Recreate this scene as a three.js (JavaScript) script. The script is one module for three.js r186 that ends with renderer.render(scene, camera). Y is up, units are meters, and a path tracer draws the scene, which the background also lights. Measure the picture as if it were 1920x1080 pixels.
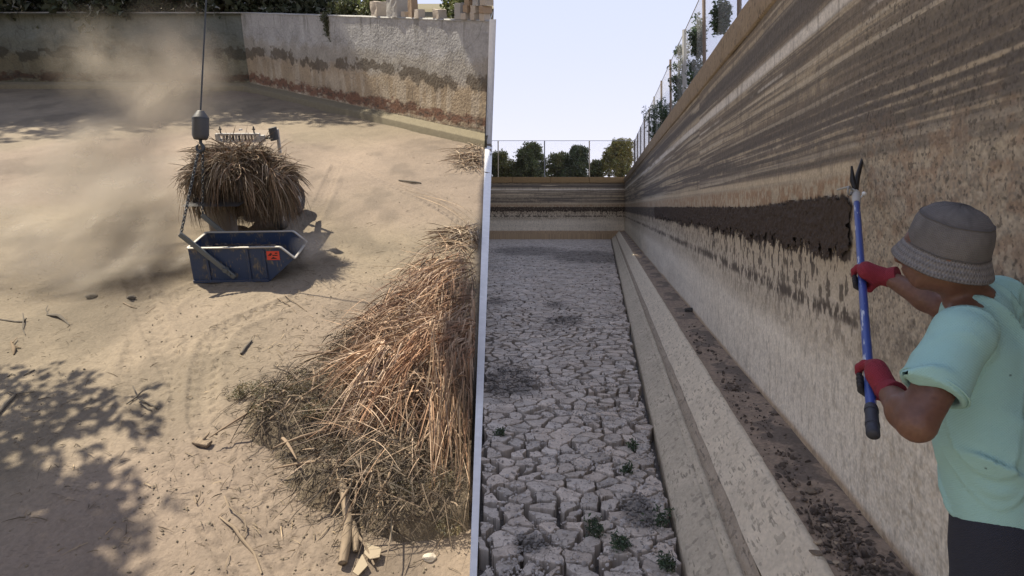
import * as THREE from 'three';
import { mergeGeometries, toCreasedNormals } from 'three/addons/utils/BufferGeometryUtils.js';
import { RoundedBoxGeometry } from 'three/addons/geometries/RoundedBoxGeometry.js';

// ------------------------------------------------------------------ camera, sky, sun, exposure
const FOCAL = 1150, MID_X = 960, MID_Y = 388;                     // lens of the view in units of a 1920 x 1080 picture; the horizon of the basin lies at 388
const scene = new THREE.Scene();
const camera = new THREE.PerspectiveCamera(2 * Math.atan(540 / FOCAL) * 180 / Math.PI, 1920 / 1080, 0.05, 2000);
camera.setViewOffset(1920, 1080, 0, 540 - MID_Y, 1920, 1080);     // a level camera with a shift lens
camera.position.set(0, 0, 0);
camera.lookAt(0, 0, -1);
scene.add(camera);

const SUN = new THREE.Vector3(-0.5, 0.855, -0.14).normalize();
{
  const W = 256, H = 128, d = new Float32Array(W * H * 4);
  for (let j = 0; j < H; j++) {
    const el = Math.max(0, ((j + 0.5) / H - 0.5) * 180), k = 1 - Math.exp(-el / 12);
    for (let i = 0; i < W; i++) {
      const o = (j * W + i) * 4;
      d[o] = 0.535 - 0.2 * k; d[o + 1] = 0.515 - 0.135 * k; d[o + 2] = 0.55 - 0.01 * k; d[o + 3] = 1;
    }
  }
  const sky = new THREE.DataTexture(d, W, H, THREE.RGBAFormat, THREE.FloatType);
  sky.mapping = THREE.EquirectangularReflectionMapping; sky.magFilter = THREE.LinearFilter; sky.needsUpdate = true;
  scene.background = sky; scene.environment = sky;
}
const sun = new THREE.DirectionalLight(new THREE.Color().setRGB(1, 0.91, 0.75), 5.0);
sun.name = 'sun'; sun.position.copy(SUN).multiplyScalar(80); sun.target.position.set(0, 0, 0);
sun.castShadow = true; sun.shadow.radius = 1; sun.shadow.mapSize.set(4096, 4096);
Object.assign(sun.shadow.camera, { left: -60, right: 60, top: 60, bottom: -60, near: 1, far: 200 });
scene.add(sun, sun.target);
const renderer = new THREE.WebGLRenderer({ antialias: true });
renderer.toneMapping = THREE.LinearToneMapping; renderer.toneMappingExposure = 2.0;
renderer.shadowMap.enabled = true;

// ------------------------------------------------------------------ small tools
const V = (x, y, z) => new THREE.Vector3(x, y, z);
function rng(seed) { let a = seed >>> 0; return () => { a = (a + 0x6d2b79f5) | 0; let t = Math.imul(a ^ (a >>> 15), 1 | a); t = (t + Math.imul(t ^ (t >>> 7), 61 | t)) ^ t; return ((t ^ (t >>> 14)) >>> 0) / 4294967296; }; }
const lerp = (a, b, t) => a + (b - a) * t, clamp = (x, a, b) => Math.min(b, Math.max(a, x));
const smooth = (a, b, x) => { const t = clamp((x - a) / (b - a), 0, 1); return t * t * (3 - 2 * t); };
function hash(x, y, s) { let h = Math.imul(x, 374761393) + Math.imul(y, 668265263) + Math.imul(s, 1442695041) | 0; h = Math.imul(h ^ (h >>> 13), 1274126177); return ((h ^ (h >>> 16)) >>> 0) / 4294967296; }
function vnoise(x, y, s = 0, px = 0, py = 0) {                    // value noise 0..1; px, py make it repeat
  let ix = Math.floor(x), iy = Math.floor(y); const fx = x - ix, fy = y - iy, u = fx * fx * (3 - 2 * fx), v = fy * fy * (3 - 2 * fy);
  let ix1 = ix + 1, iy1 = iy + 1;
  if (px) { ix = ((ix % px) + px) % px; ix1 = ((ix1 % px) + px) % px; }
  if (py) { iy = ((iy % py) + py) % py; iy1 = ((iy1 % py) + py) % py; }
  return lerp(lerp(hash(ix, iy, s), hash(ix1, iy, s), u), lerp(hash(ix, iy1, s), hash(ix1, iy1, s), u), v);
}
function fbm(x, y, oct = 4, s = 0, px = 0, py = 0) { let a = 0, w = 0.5, n = 0; for (let o = 0; o < oct; o++) { a += w * vnoise(x, y, s + o * 17, px, py); n += w; w *= 0.5; x *= 2; y *= 2; px *= 2; py *= 2; } return a / n; }
function hash3(x, y, z) { return hash(x, y + Math.imul(z, 7919), z); }
function noise3(x, y, z) {
  const ix = Math.floor(x), iy = Math.floor(y), iz = Math.floor(z), f = (t) => t * t * (3 - 2 * t), u = f(x - ix), v = f(y - iy), w = f(z - iz), c = (i, j, k) => hash3(ix + i, iy + j, iz + k);
  return lerp(lerp(lerp(c(0, 0, 0), c(1, 0, 0), u), lerp(c(0, 1, 0), c(1, 1, 0), u), v), lerp(lerp(c(0, 0, 1), c(1, 0, 1), u), lerp(c(0, 1, 1), c(1, 1, 1), u), v), w);
}
const toS = (c) => { c = clamp(c, 0, 1); return 255 * (c <= 0.0031308 ? 12.92 * c : 1.055 * Math.pow(c, 1 / 2.4) - 0.055); };
// a colour texture (linear albedo from f(u, v, out)) and a relief texture from the same function's fourth value
function texture(w, h, f, relief = 1) {
  const c = new Uint8Array(w * h * 4), rw = w / relief, rh = h / relief, b = relief ? new Uint8Array(rw * rh * 4) : null, o = [0, 0, 0, 0];
  for (let j = 0; j < h; j++) for (let i = 0; i < w; i++) {
    f((i + 0.5) / w, (j + 0.5) / h, o);
    const k = (j * w + i) * 4; c[k] = toS(o[0]); c[k + 1] = toS(o[1]); c[k + 2] = toS(o[2]); c[k + 3] = 255;
    if (b && i % relief === 0 && j % relief === 0) { const q = ((j / relief) * rw + i / relief) * 4; b[q] = b[q + 1] = b[q + 2] = clamp(o[3], 0, 1) * 255; b[q + 3] = 255; }
  }
  const done = (d, ww, hh, srgb) => { const t = new THREE.DataTexture(d, ww, hh); t.magFilter = THREE.LinearFilter; t.minFilter = THREE.LinearMipmapLinearFilter; t.generateMipmaps = true; t.wrapS = t.wrapT = THREE.RepeatWrapping; if (srgb) t.colorSpace = THREE.SRGBColorSpace; t.needsUpdate = true; return t; };
  return { map: done(c, w, h, true), bump: b && done(b, rw, rh, false) };
}
function mat(rgb, roughness = 0.9, more = {}) { const m = new THREE.MeshStandardMaterial({ roughness, ...more }); m.color.setRGB(...rgb); return m; }
const taken = {};
function numbered(name) { const n = taken[name] = (taken[name] ?? -1) + 1; return n ? name + '_' + String(n).padStart(3, '0') : name; }
function lit(o) { o.castShadow = true; o.receiveShadow = true; return o; }
function mesh(name, geo, material, parent) { const m = lit(new THREE.Mesh(geo, material)); m.name = parent ? name : numbered(name); (parent ?? scene).add(m); return m; }
function tag(o, label, category, group, kind) { o.userData.label = label; if (category) o.userData.category = category; if (group) o.userData.group = group; if (kind) o.userData.kind = kind; return o; }
function thing(name, label, category, group) { const g = new THREE.Group(); g.name = numbered(name); scene.add(g); return tag(g, label, category, group); }
function structure(name, geo, material, label) { const m = mesh(name, geo, material); m.userData.kind = 'structure'; if (label) m.userData.label = label; return m; }
function geometry(pos, idx, uv, col) {
  const g = new THREE.BufferGeometry(); g.setAttribute('position', new THREE.Float32BufferAttribute(pos, 3));
  if (uv) g.setAttribute('uv', new THREE.Float32BufferAttribute(uv, 2));
  if (col) g.setAttribute('color', new THREE.Float32BufferAttribute(col, 3));
  if (idx) g.setIndex(idx);
  g.computeVertexNormals(); return g;
}
// a sheet through rows of points
function sheet(rows, uvOf, colOf) {
  const n = rows[0].length, pos = [], uv = [], col = colOf ? [] : null, idx = [];
  rows.forEach((r, j) => r.forEach((p, i) => { pos.push(p.x, p.y, p.z); uv.push(...uvOf(p, i, j)); if (col) col.push(...colOf(p, i, j)); }));
  for (let j = 0; j + 1 < rows.length; j++) for (let i = 0; i + 1 < n; i++) { const a = j * n + i; idx.push(a, a + 1, a + n + 1, a, a + n + 1, a + n); }
  return geometry(pos, idx, uv, col);
}
// a closed bar through points with a radius each
function tube(points, radii, sides = 6, wobble = 0, seed = 1) {
  const r = rng(seed), pos = [], uv = [], idx = [], n = points.length; let side = V(0, 0, 0), L = 0;
  for (let i = 0; i < n; i++) {
    const t = points[Math.min(n - 1, i + 1)].clone().sub(points[Math.max(0, i - 1)]).normalize();
    if (i === 0) { side.crossVectors(t, Math.abs(t.y) < 0.9 ? V(0, 1, 0) : V(1, 0, 0)).normalize(); } else { side.sub(t.clone().multiplyScalar(side.dot(t))).normalize(); L += points[i].distanceTo(points[i - 1]); }
    const up = V(0, 0, 0).crossVectors(side, t), rad = Array.isArray(radii) ? radii[i] : radii;
    for (let k = 0; k <= sides; k++) { const a = (k % sides) / sides * Math.PI * 2, q = rad * (1 + wobble * (hash(i, k % sides, seed) - 0.5)); const p = points[i].clone().addScaledVector(side, Math.cos(a) * q).addScaledVector(up, Math.sin(a) * q); pos.push(p.x, p.y, p.z); uv.push(k / sides * 6.28 * rad, L); }
  }
  const m = sides + 1;
  for (let i = 0; i + 1 < n; i++) for (let k = 0; k < sides; k++) { const a = i * m + k; idx.push(a, a + m, a + 1, a + 1, a + m, a + m + 1); }
  for (const e of [0, n - 1]) { const c = pos.length / 3; pos.push(points[e].x, points[e].y, points[e].z); uv.push(0, 0); for (let k = 0; k < sides; k++) idx.push(...(e ? [c, e * m + k + 1, e * m + k] : [c, k, k + 1])); }
  return geometry(pos, idx, uv);
}
function bez(a, b, c, n) { const o = []; for (let i = 0; i <= n; i++) { const t = i / n, s = 1 - t; o.push(V(s * s * a.x + 2 * s * t * b.x + t * t * c.x, s * s * a.y + 2 * s * t * b.y + t * t * c.y, s * s * a.z + 2 * s * t * b.z + t * t * c.z)); } return o; }
function box(w, h, d, x = 0, y = 0, z = 0, r = 0.01) { const g = new RoundedBoxGeometry(w, h, d, 1, Math.min(r, w / 3, h / 3, d / 3)); g.translate(x, y, z); return g; }
function plain(g) { const o = g.index ? g.toNonIndexed() : g; for (const k of Object.keys(o.attributes)) if (!['position', 'normal', 'uv', 'color'].includes(k)) o.deleteAttribute(k); return o; }
function joined(list) { return mergeGeometries(list.map(plain)); }

// ------------------------------------------------------------------ the two floors
// The basin: X to the right of its axis, Y below eye level, D metres ahead; the axis runs a little to the right.
const AXIS = (1133 - MID_X) / FOCAL, B = (X, Y, D) => V(X + AXIS * D, -Y, -D);
const FLOOR = 2.47, LEDGE = 1.85, WALL = 1.55, COPE = -1.85, COPE_TOP = -2.19, FAR = 47;
// The yard: a dirt slope that climbs away from the eye; a across, c up the slope, h off the slope.
const TILT = Math.atan(388 / FOCAL), EYE_H = 5.4;
const YN = V(0, Math.cos(TILT), Math.sin(TILT)), YE = V(0, Math.sin(TILT), -Math.cos(TILT)), YO = YN.clone().multiplyScalar(-EYE_H);
const Y = (a, c, h = 0) => YO.clone().addScaledVector(V(1, 0, 0), a).addScaledVector(YE, c).addScaledVector(YN, h);
const ray = (u, v) => V((u - MID_X) / FOCAL, (MID_Y - v) / FOCAL, -1);
function spot(u, v, h = 0) { const r = ray(u, v), t = (h - EYE_H) / YN.dot(r), p = r.multiplyScalar(t).sub(YO); return { a: p.x, c: p.dot(YE), t }; }   // where a sight line meets the yard
const yardTurn = (turn = 0) => new THREE.Quaternion().setFromAxisAngle(V(1, 0, 0), TILT).multiply(new THREE.Quaternion().setFromAxisAngle(V(0, 1, 0), turn));
function stand(o, a, c, h = 0, turn = 0) { o.position.copy(Y(a, c, h)); o.quaternion.copy(yardTurn(turn)); return o; }
// The two floors part along a narrow retaining wall that runs straight away from the eye.
const seamAt = (v) => 932 - 0.0361 * v;
const seamBasin = (d) => ((seamAt(MID_Y) - MID_X) * d - 0.0361 * FLOOR * FOCAL) / FOCAL;       // x of the wall on the basin floor
const seamYard = (() => { const A = [], n = 400; for (let i = 0; i <= n; i++) { const v = lerp(3000, 20, i / n), s = spot(seamAt(v), v); if (s.t > 0 && s.t < 500) A.push([s.c, s.a]); } return (c) => { if (c <= A[0][0]) return A[0][1]; for (let i = 1; i < A.length; i++) if (c <= A[i][0]) return lerp(A[i - 1][1], A[i][1], (c - A[i - 1][0]) / (A[i][0] - A[i - 1][0])); return A[A.length - 1][1]; }; })();

// ------------------------------------------------------------------ yard ground
const grainTex = texture(1024, 1024, (u, v, o) => {               // dry trodden dirt, 3 m a side
  const big = fbm(u * 6, v * 6, 4, 3, 6, 6), fine = fbm(u * 90, v * 90, 3, 9, 90, 90), grit = hash((u * 1024) | 0, (v * 1024) | 0, 5), straw = vnoise(u * 40, v * 160, 11, 40, 160) * vnoise(u * 9, v * 9, 12, 9, 9);
  let k = 0.86 + 0.2 * (big - 0.5) + 0.3 * (fine - 0.5) + 0.1 * (grit - 0.5); if (grit > 0.992) k *= 0.6; if (straw > 0.62) k *= 0.8;
  o[0] = 0.225 * k; o[1] = 0.181 * k; o[2] = 0.124 * k; o[3] = 0.3 * big + 0.5 * fine + 0.2 * grit;
});
const dirtMat = mat([1, 1, 1], 0.97, { map: grainTex.map, bumpMap: grainTex.bump, bumpScale: 0.02, vertexColors: true });
const trackLines = [[[640, 300], [520, 480], [330, 560], [250, 700], [330, 860], [470, 1080]], [[250, 520], [300, 640], [390, 800], [560, 1080]], [[880, 420], [700, 330], [560, 270], [450, 215]], [[905, 330], [760, 290], [640, 250]], [[560, 560], [420, 620], [380, 760], [430, 900]]].map((l) => l.map(([u, v]) => spot(u, v)));
const trackSegs = [];
trackLines.forEach((l) => { const cv = new THREE.CatmullRomCurve3(l.map((s) => V(s.a, 0, s.c))); let pts = cv.getSpacedPoints(90), L = 0; for (let i = 0; i + 1 < pts.length; i++) { const d = pts[i].distanceTo(pts[i + 1]); trackSegs.push([pts[i].x, pts[i].z, pts[i + 1].x, pts[i + 1].z, L, d]); L += d; } });
function trackRelief(a, c) {
  let h = 0;
  for (const [x0, z0, x1, z1, L, d] of trackSegs) {
    if (Math.abs(a - x0) > 0.8 || Math.abs(c - z0) > 0.8) continue;
    const tx = (x1 - x0) / d, tz = (z1 - z0) / d, al = (a - x0) * tx + (c - z0) * tz, ac = (a - x0) * tz - (c - z0) * tx;
    if (al < 0 || al > d || Math.abs(ac) > 0.42) continue;
    const s = L + al, w = 1 - smooth(0.16, 0.22, Math.abs(ac)), lug = Math.sin((s + Math.abs(ac) * 0.7) * Math.PI * 2 / 0.24);
    h = -0.018 * w + 0.02 * w * (lug > 0 ? 1 : 0.15) * smooth(0.03, 0.08, Math.abs(ac)) + 0.022 * smooth(0.16, 0.23, Math.abs(ac)) * (1 - smooth(0.25, 0.4, Math.abs(ac)));
    h *= 0.5 + 0.9 * vnoise(a * 1.3, c * 1.3, 77);
  }
  return h;
}
function yardHeight(a, c) {
  return 0.16 * (fbm(a * 0.22, c * 0.22, 3, 31) - 0.5) + 0.06 * (fbm(a * 1.1 + c * 0.5, c * 1.1, 3, 33) - 0.5) + 0.022 * (fbm(a * 7, c * 7, 3, 35) - 0.5) + 0.06 * Math.pow(vnoise((a + c * 0.6) * 1.4, (c - a * 0.35) * 0.35, 39), 3) + trackRelief(a, c);
}
const onYard = (u, v) => { const s = spot(u, v); s.h = yardHeight(s.a, s.c); return s; };
{
  const cs = []; for (let c = 1.5; c < 60;) { cs.push(c); c += c < 4 ? 0.3 : c < 13 ? 0.034 : c < 20 ? 0.07 : 0.16; }
  const rows = cs.map((c) => {
    const r = seamYard(c), l = -(c * 0.92 + 8), near = true, n = 460, row = [];
    for (let i = 0; i <= n; i++) { const q = i / n, a = r + (l - r) * (near ? 0.55 * q + 0.45 * q * q * q : q); row.push(Object.assign(Y(a, c, yardHeight(a, c)), { a, c })); }
    return row;
  });
  structure('yard_ground', sheet(rows, (p) => [p.a / 3, p.c / 3], (p) => {
    const k = 0.9 + 0.24 * (fbm(p.a * 0.35, p.c * 0.35, 4, 51) - 0.5) * 2, damp = smooth(0.56, 0.7, fbm(p.a * 0.8 + 9, p.c * 0.5, 4, 57)), pink = smooth(0.45, 0.62, fbm(p.a * 0.12, p.c * 0.1 + 5, 3, 59));
    const d = 1 - 0.22 * damp; return [k * d * lerp(1, 1.06, pink), k * d * lerp(1, 1.02, pink), k * d * lerp(1, 1.1, pink)];
  }), dirtMat);
}
// ------------------------------------------------------------------ narrow retaining wall between yard and basin
const plasterTex = texture(512, 512, (u, v, o) => { const n = fbm(u * 12, v * 12, 5, 71, 12, 12), k = 0.93 + 0.16 * (n - 0.5); o[0] = 0.80 * k; o[1] = 0.79 * k; o[2] = 0.77 * k; o[3] = n; });
const plasterMat = mat([1, 1, 1], 0.9, { map: plasterTex.map, bumpMap: plasterTex.bump, bumpScale: 0.004 });
{
  const left = ray(seamAt(0), 0).cross(ray(seamAt(1080), 1080)).normalize(); if (left.x > 0) left.negate();
  const tl = [], tr = [], bl = [], br = [], vs = []; for (let v = 2600; v > 262; v -= v > 1080 ? 60 : 12) vs.push(v);
  for (const v of vs) {
    const r = ray(seamAt(v), v), dY = spot(seamAt(v), v).t, dB = v > MID_Y ? FLOOR * FOCAL / (v - MID_Y) : 1e9, d = Math.min(dY, dB) * 0.992, p = r.clone().multiplyScalar(d), w = 13.5 / FOCAL * d;
    const low = Math.min(-FLOOR, Y(0, spot(seamAt(v), v).c).y) - 1.2, down = ray(seamAt(v + 400), v + 400).multiplyScalar(d).sub(p); down.sub(V(0, 0, down.z)); const q = p.clone().addScaledVector(down, (low - p.y) / down.y);
    tr.push(p.clone().addScaledVector(left, -w * 0.08)); tl.push(p.clone().addScaledVector(left, w * 0.92)); br.push(q.clone().addScaledVector(left, -w * 0.08)); bl.push(q.clone().addScaledVector(left, w * 0.92));
  }
  const uvOf = (p) => [p.z, p.y + p.x];
  const g = joined([sheet([br, tr], uvOf), sheet([tr, tl], uvOf), sheet([tl, bl], uvOf)]);
  const w = mesh('retaining_wall', g, plasterMat); tag(w, 'narrow pale plastered wall between the dirt yard and the cracked mud', 'wall');
}
// ------------------------------------------------------------------ walls round the yard
const yardWallBands = (u, v, o, L, Hh, seed, paintedShade) => {            // stains of old water levels; v from the foot up
  const x = u * L, h = v * Hh + 0.22 * (fbm(x * 0.8, 3.3, 3, seed) - 0.5), drip = fbm(x * 3.2, h * 0.7, 4, seed + 3), n = fbm(x * 1.7, h * 1.7, 5, seed + 5), f = fbm(x * 14, h * 14, 3, seed + 8);
  let c = [0.42, 0.39, 0.34]; const mix = (d, t) => { t = clamp(t, 0, 1); for (let k = 0; k < 3; k++) c[k] += (d[k] - c[k]) * t; };
  mix([0.47, 0.47, 0.47], smooth(2.9, 3.5, h + 0.8 * (n - 0.5)) * 0.8);
  mix([0.46, 0.36, 0.24], smooth(2.5, 1.9, h + 0.7 * (n - 0.5)));
  mix([0.55, 0.46, 0.34], smooth(0.5, 0.68, drip) * smooth(2.4, 1.8, h));
  mix([0.15, 0.12, 0.085], smooth(0.5, 0.6, fbm(x * 2.4, h * 2.4, 5, seed + 11) * (1 - Math.abs(h - 2.35 + 0.2 * Math.sin(x * 0.6)) * 1.1) + 0.17) * 0.85);
  mix([0.23, 0.115, 0.07], smooth(0.42, 0.6, fbm(x * 2.6, h * 5, 5, seed + 15) * 0.5 + 0.42 - Math.abs(h - 0.78) * 0.72) * 0.95);
  mix([0.12, 0.085, 0.06], smooth(0.55, 0.7, fbm(x * 5, h * 9, 4, seed + 19)) * smooth(0.5, 0.1, Math.abs(h - 0.75)) * 0.8);
  mix([0.36, 0.31, 0.22], smooth(0.5, 0.4, h + 0.1 * (n - 0.5)));
  mix([0.17, 0.16, 0.14], smooth(0.6, 0.72, fbm(x * 4.5, h * 0.35, 4, seed + 23)) * smooth(3.2, 4.6, h) * 0.55);
  mix([0.2, 0.19, 0.16], smooth(0.012, 0.004, Math.abs(fbm(x * 0.7, h * 0.7, 3, seed + 27) - 0.5)) * 0.4);
  const k = 0.68 + 0.34 * (n - 0.5) + 0.3 * (f - 0.5);
  for (let i = 0; i < 3; i++) o[i] = c[i] * k * (paintedShade ? [0.36, 0.41, 0.4][i] : 1); o[3] = 0.5 * n + 0.5 * f;  // back wall: its shade and a greenish tone put into the colour
};
const WALL_H = 4.67, wA = spot(914, 271), wC = spot(470, 168), wL = spot(-330, 163);
const sideTex = texture(2048, 512, (u, v, o) => yardWallBands(u, v, o, 22.4, WALL_H, 101, false), 1);
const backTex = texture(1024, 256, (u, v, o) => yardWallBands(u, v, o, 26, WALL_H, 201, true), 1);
function yardWall(name, label, p, q, tex, thick, extra) {
  const t = thing(name, label, 'wall'), dx = q.a - p.a, dz = q.c - p.c, L = Math.hypot(dx, dz), nx = dz / L, nz = -dx / L, back = (nx * p.a + nz * p.c) > 0 ? 1 : -1;   // away from the yard
  const rows = [], n = 120; for (let j = 0; j <= 30; j++) { const row = [], h = j / 30 * WALL_H; for (let i = 0; i <= n; i++) { const s = i / n, w = 0.05 * (fbm(s * L * 0.9, h * 0.9, 4, 301) - 0.5); const e = extra ? extra(h) * (1 - s) : 0; row.push(Object.assign(Y(p.a + dx * s + nx * back * w + e, p.c + dz * s + nz * back * w, h), { s, h })); } rows.push(row); }
  const m = mat([1, 1, 1], 0.95, { map: tex.map, bumpMap: tex.bump, bumpScale: 0.03 });
  mesh('wall_face', sheet(rows, (q2) => [q2.s, q2.h / WALL_H]), m, t);
  const topOf = (o, h) => { const r = []; for (let i = 0; i <= 60; i++) { const s = i / 60; r.push(Object.assign(Y(p.a + dx * s + nx * back * o + (extra ? (extra(Math.max(h, 0)) + dx / L * Math.max(0, o) * 1.1) * (1 - s) : 0), p.c + dz * s + nz * back * o + (extra ? dz / L * Math.max(0, o) * 1.1 * (1 - s) : 0), h + 0.03 * (fbm(s * L * 1.3, 1, 3, 303) - 0.5)), { s, o })); } return r; };
  const cm = mat([0.32, 0.315, 0.3], 0.95, { bumpMap: plasterTex.bump, bumpScale: 0.02 }), uvT = (q2) => [q2.s * L, q2.o];
  mesh('wall_top', joined([sheet([topOf(-0.03, WALL_H - 0.03), topOf(-0.03, WALL_H + 0.03), topOf(thick, WALL_H + 0.03), topOf(thick, -3)], uvT)]), cm, t);
  const f = (o, h) => { const r = []; for (let i = 0; i <= 60; i++) { const s = i / 60; r.push(Object.assign(Y(p.a + dx * s - (extra ? dx / L * Math.max(0, o) * 1.02 * (1 - s) : 0) - nx * back * (o + 0.03 * (fbm(s * L * 2, o, 3, 305) - 0.5)), p.c + dz * s - (extra ? dz / L * Math.max(0, o) * 1.02 * (1 - s) : 0) - nz * back * o, h), { s, o: o + h })); } return r; };
  mesh('foot_bench', sheet([f(0.6, -0.1), f(0.52, 0.26), f(0.46, 0.32), f(-0.05, 0.42)], uvT), mat([0.85, 0.9, 0.85], 0.97, { map: grainTex.map, bumpMap: grainTex.bump, bumpScale: 0.02 }), t);
  return t;
}
const sideWall = yardWall('yard_side_wall', 'sunlit stained concrete wall of the dirt yard running back to the corner', wA, wC, sideTex, 0.5, (h) => { const q = Y(wA.a, wA.c, h), d = -q.z; return (seamAt(MID_Y - q.y / d * FOCAL) - MID_X) / FOCAL * d - 0.16 - q.x; });
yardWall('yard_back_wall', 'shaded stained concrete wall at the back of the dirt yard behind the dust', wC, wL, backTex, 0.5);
{ // plastered end of the side wall where it meets the retaining wall
  const pts = (h) => { const q = Y(wA.a, wA.c, h), d = -q.z, v = MID_Y + (-q.y) / d * FOCAL, x = (seamAt(v) - MID_X) / FOCAL * d; return { q, x, d }; }, g = [];
  const ring = (h) => { const { x, q } = pts(h); return [V(x - 0.25, q.y, q.z + 0.12), V(x, q.y, q.z + 0.12), V((x - 0.02) * (1 - 0.6 / q.z), q.y, q.z - 0.6), V(x - 0.25, q.y, q.z - 0.6), V(x - 0.25, q.y, q.z + 0.12)]; };
  g.push(sheet([ring(-4), ring(0), ring(2.4), ring(WALL_H + 0.02)], (p) => [p.x + p.z, p.y])); const r = ring(WALL_H + 0.02); g.push(sheet([[r[0], r[1]], [r[3], r[2]]], (p) => [p.x, p.z]));
  mesh('end_pillar', joined(g), plasterMat, sideWall);
}
// land behind the yard walls
{
  const soil = mat([0.7, 0.75, 0.6], 1, { map: grainTex.map, bumpMap: grainTex.bump, bumpScale: 0.03 }), hh = WALL_H - 0.08, rr = (k) => { const c = lerp(wA.c + 0.6, 150, k), edge = seamYard(Math.min(c, 60)) - Math.max(0, c - 60) * 0.03, row = [], lc = c < wC.c ? lerp(wA.a, wC.a, (c - wA.c) / (wC.c - wA.c)) : -110; for (let i = 0; i <= 24; i++) row.push(Y(lerp(edge - 0.06, Math.min(edge - 0.3, lc + (c < wC.c ? 0.3 : 0)), i / 24), c, hh)); return row; };
  const rows = []; for (let i = 0; i <= 16; i++) rows.push(rr(i / 16 * 0.135)); for (let i = 1; i <= 10; i++) rows.push(rr(0.1355 + 0.86 * i / 10));
  structure('upper_terrace', sheet(rows, (p) => [p.x / 3, p.z / 3]), soil);
  const e1 = [], e2 = []; for (let i = 0; i <= 30; i++) { const c = lerp(wA.c + 0.5, 150, i / 30), edge = seamYard(Math.min(c, 60)) - Math.max(0, c - 60) * 0.03, p = Y(edge - 0.05, c, hh); e1.push(p); e2.push(V(p.x - 0.0361 * (p.y + 4) - 0.05, -4, p.z)); }
  structure('terrace_bank', sheet([e1, e2], (p) => [p.z / 3, p.y / 3]), soil);
}
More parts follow.
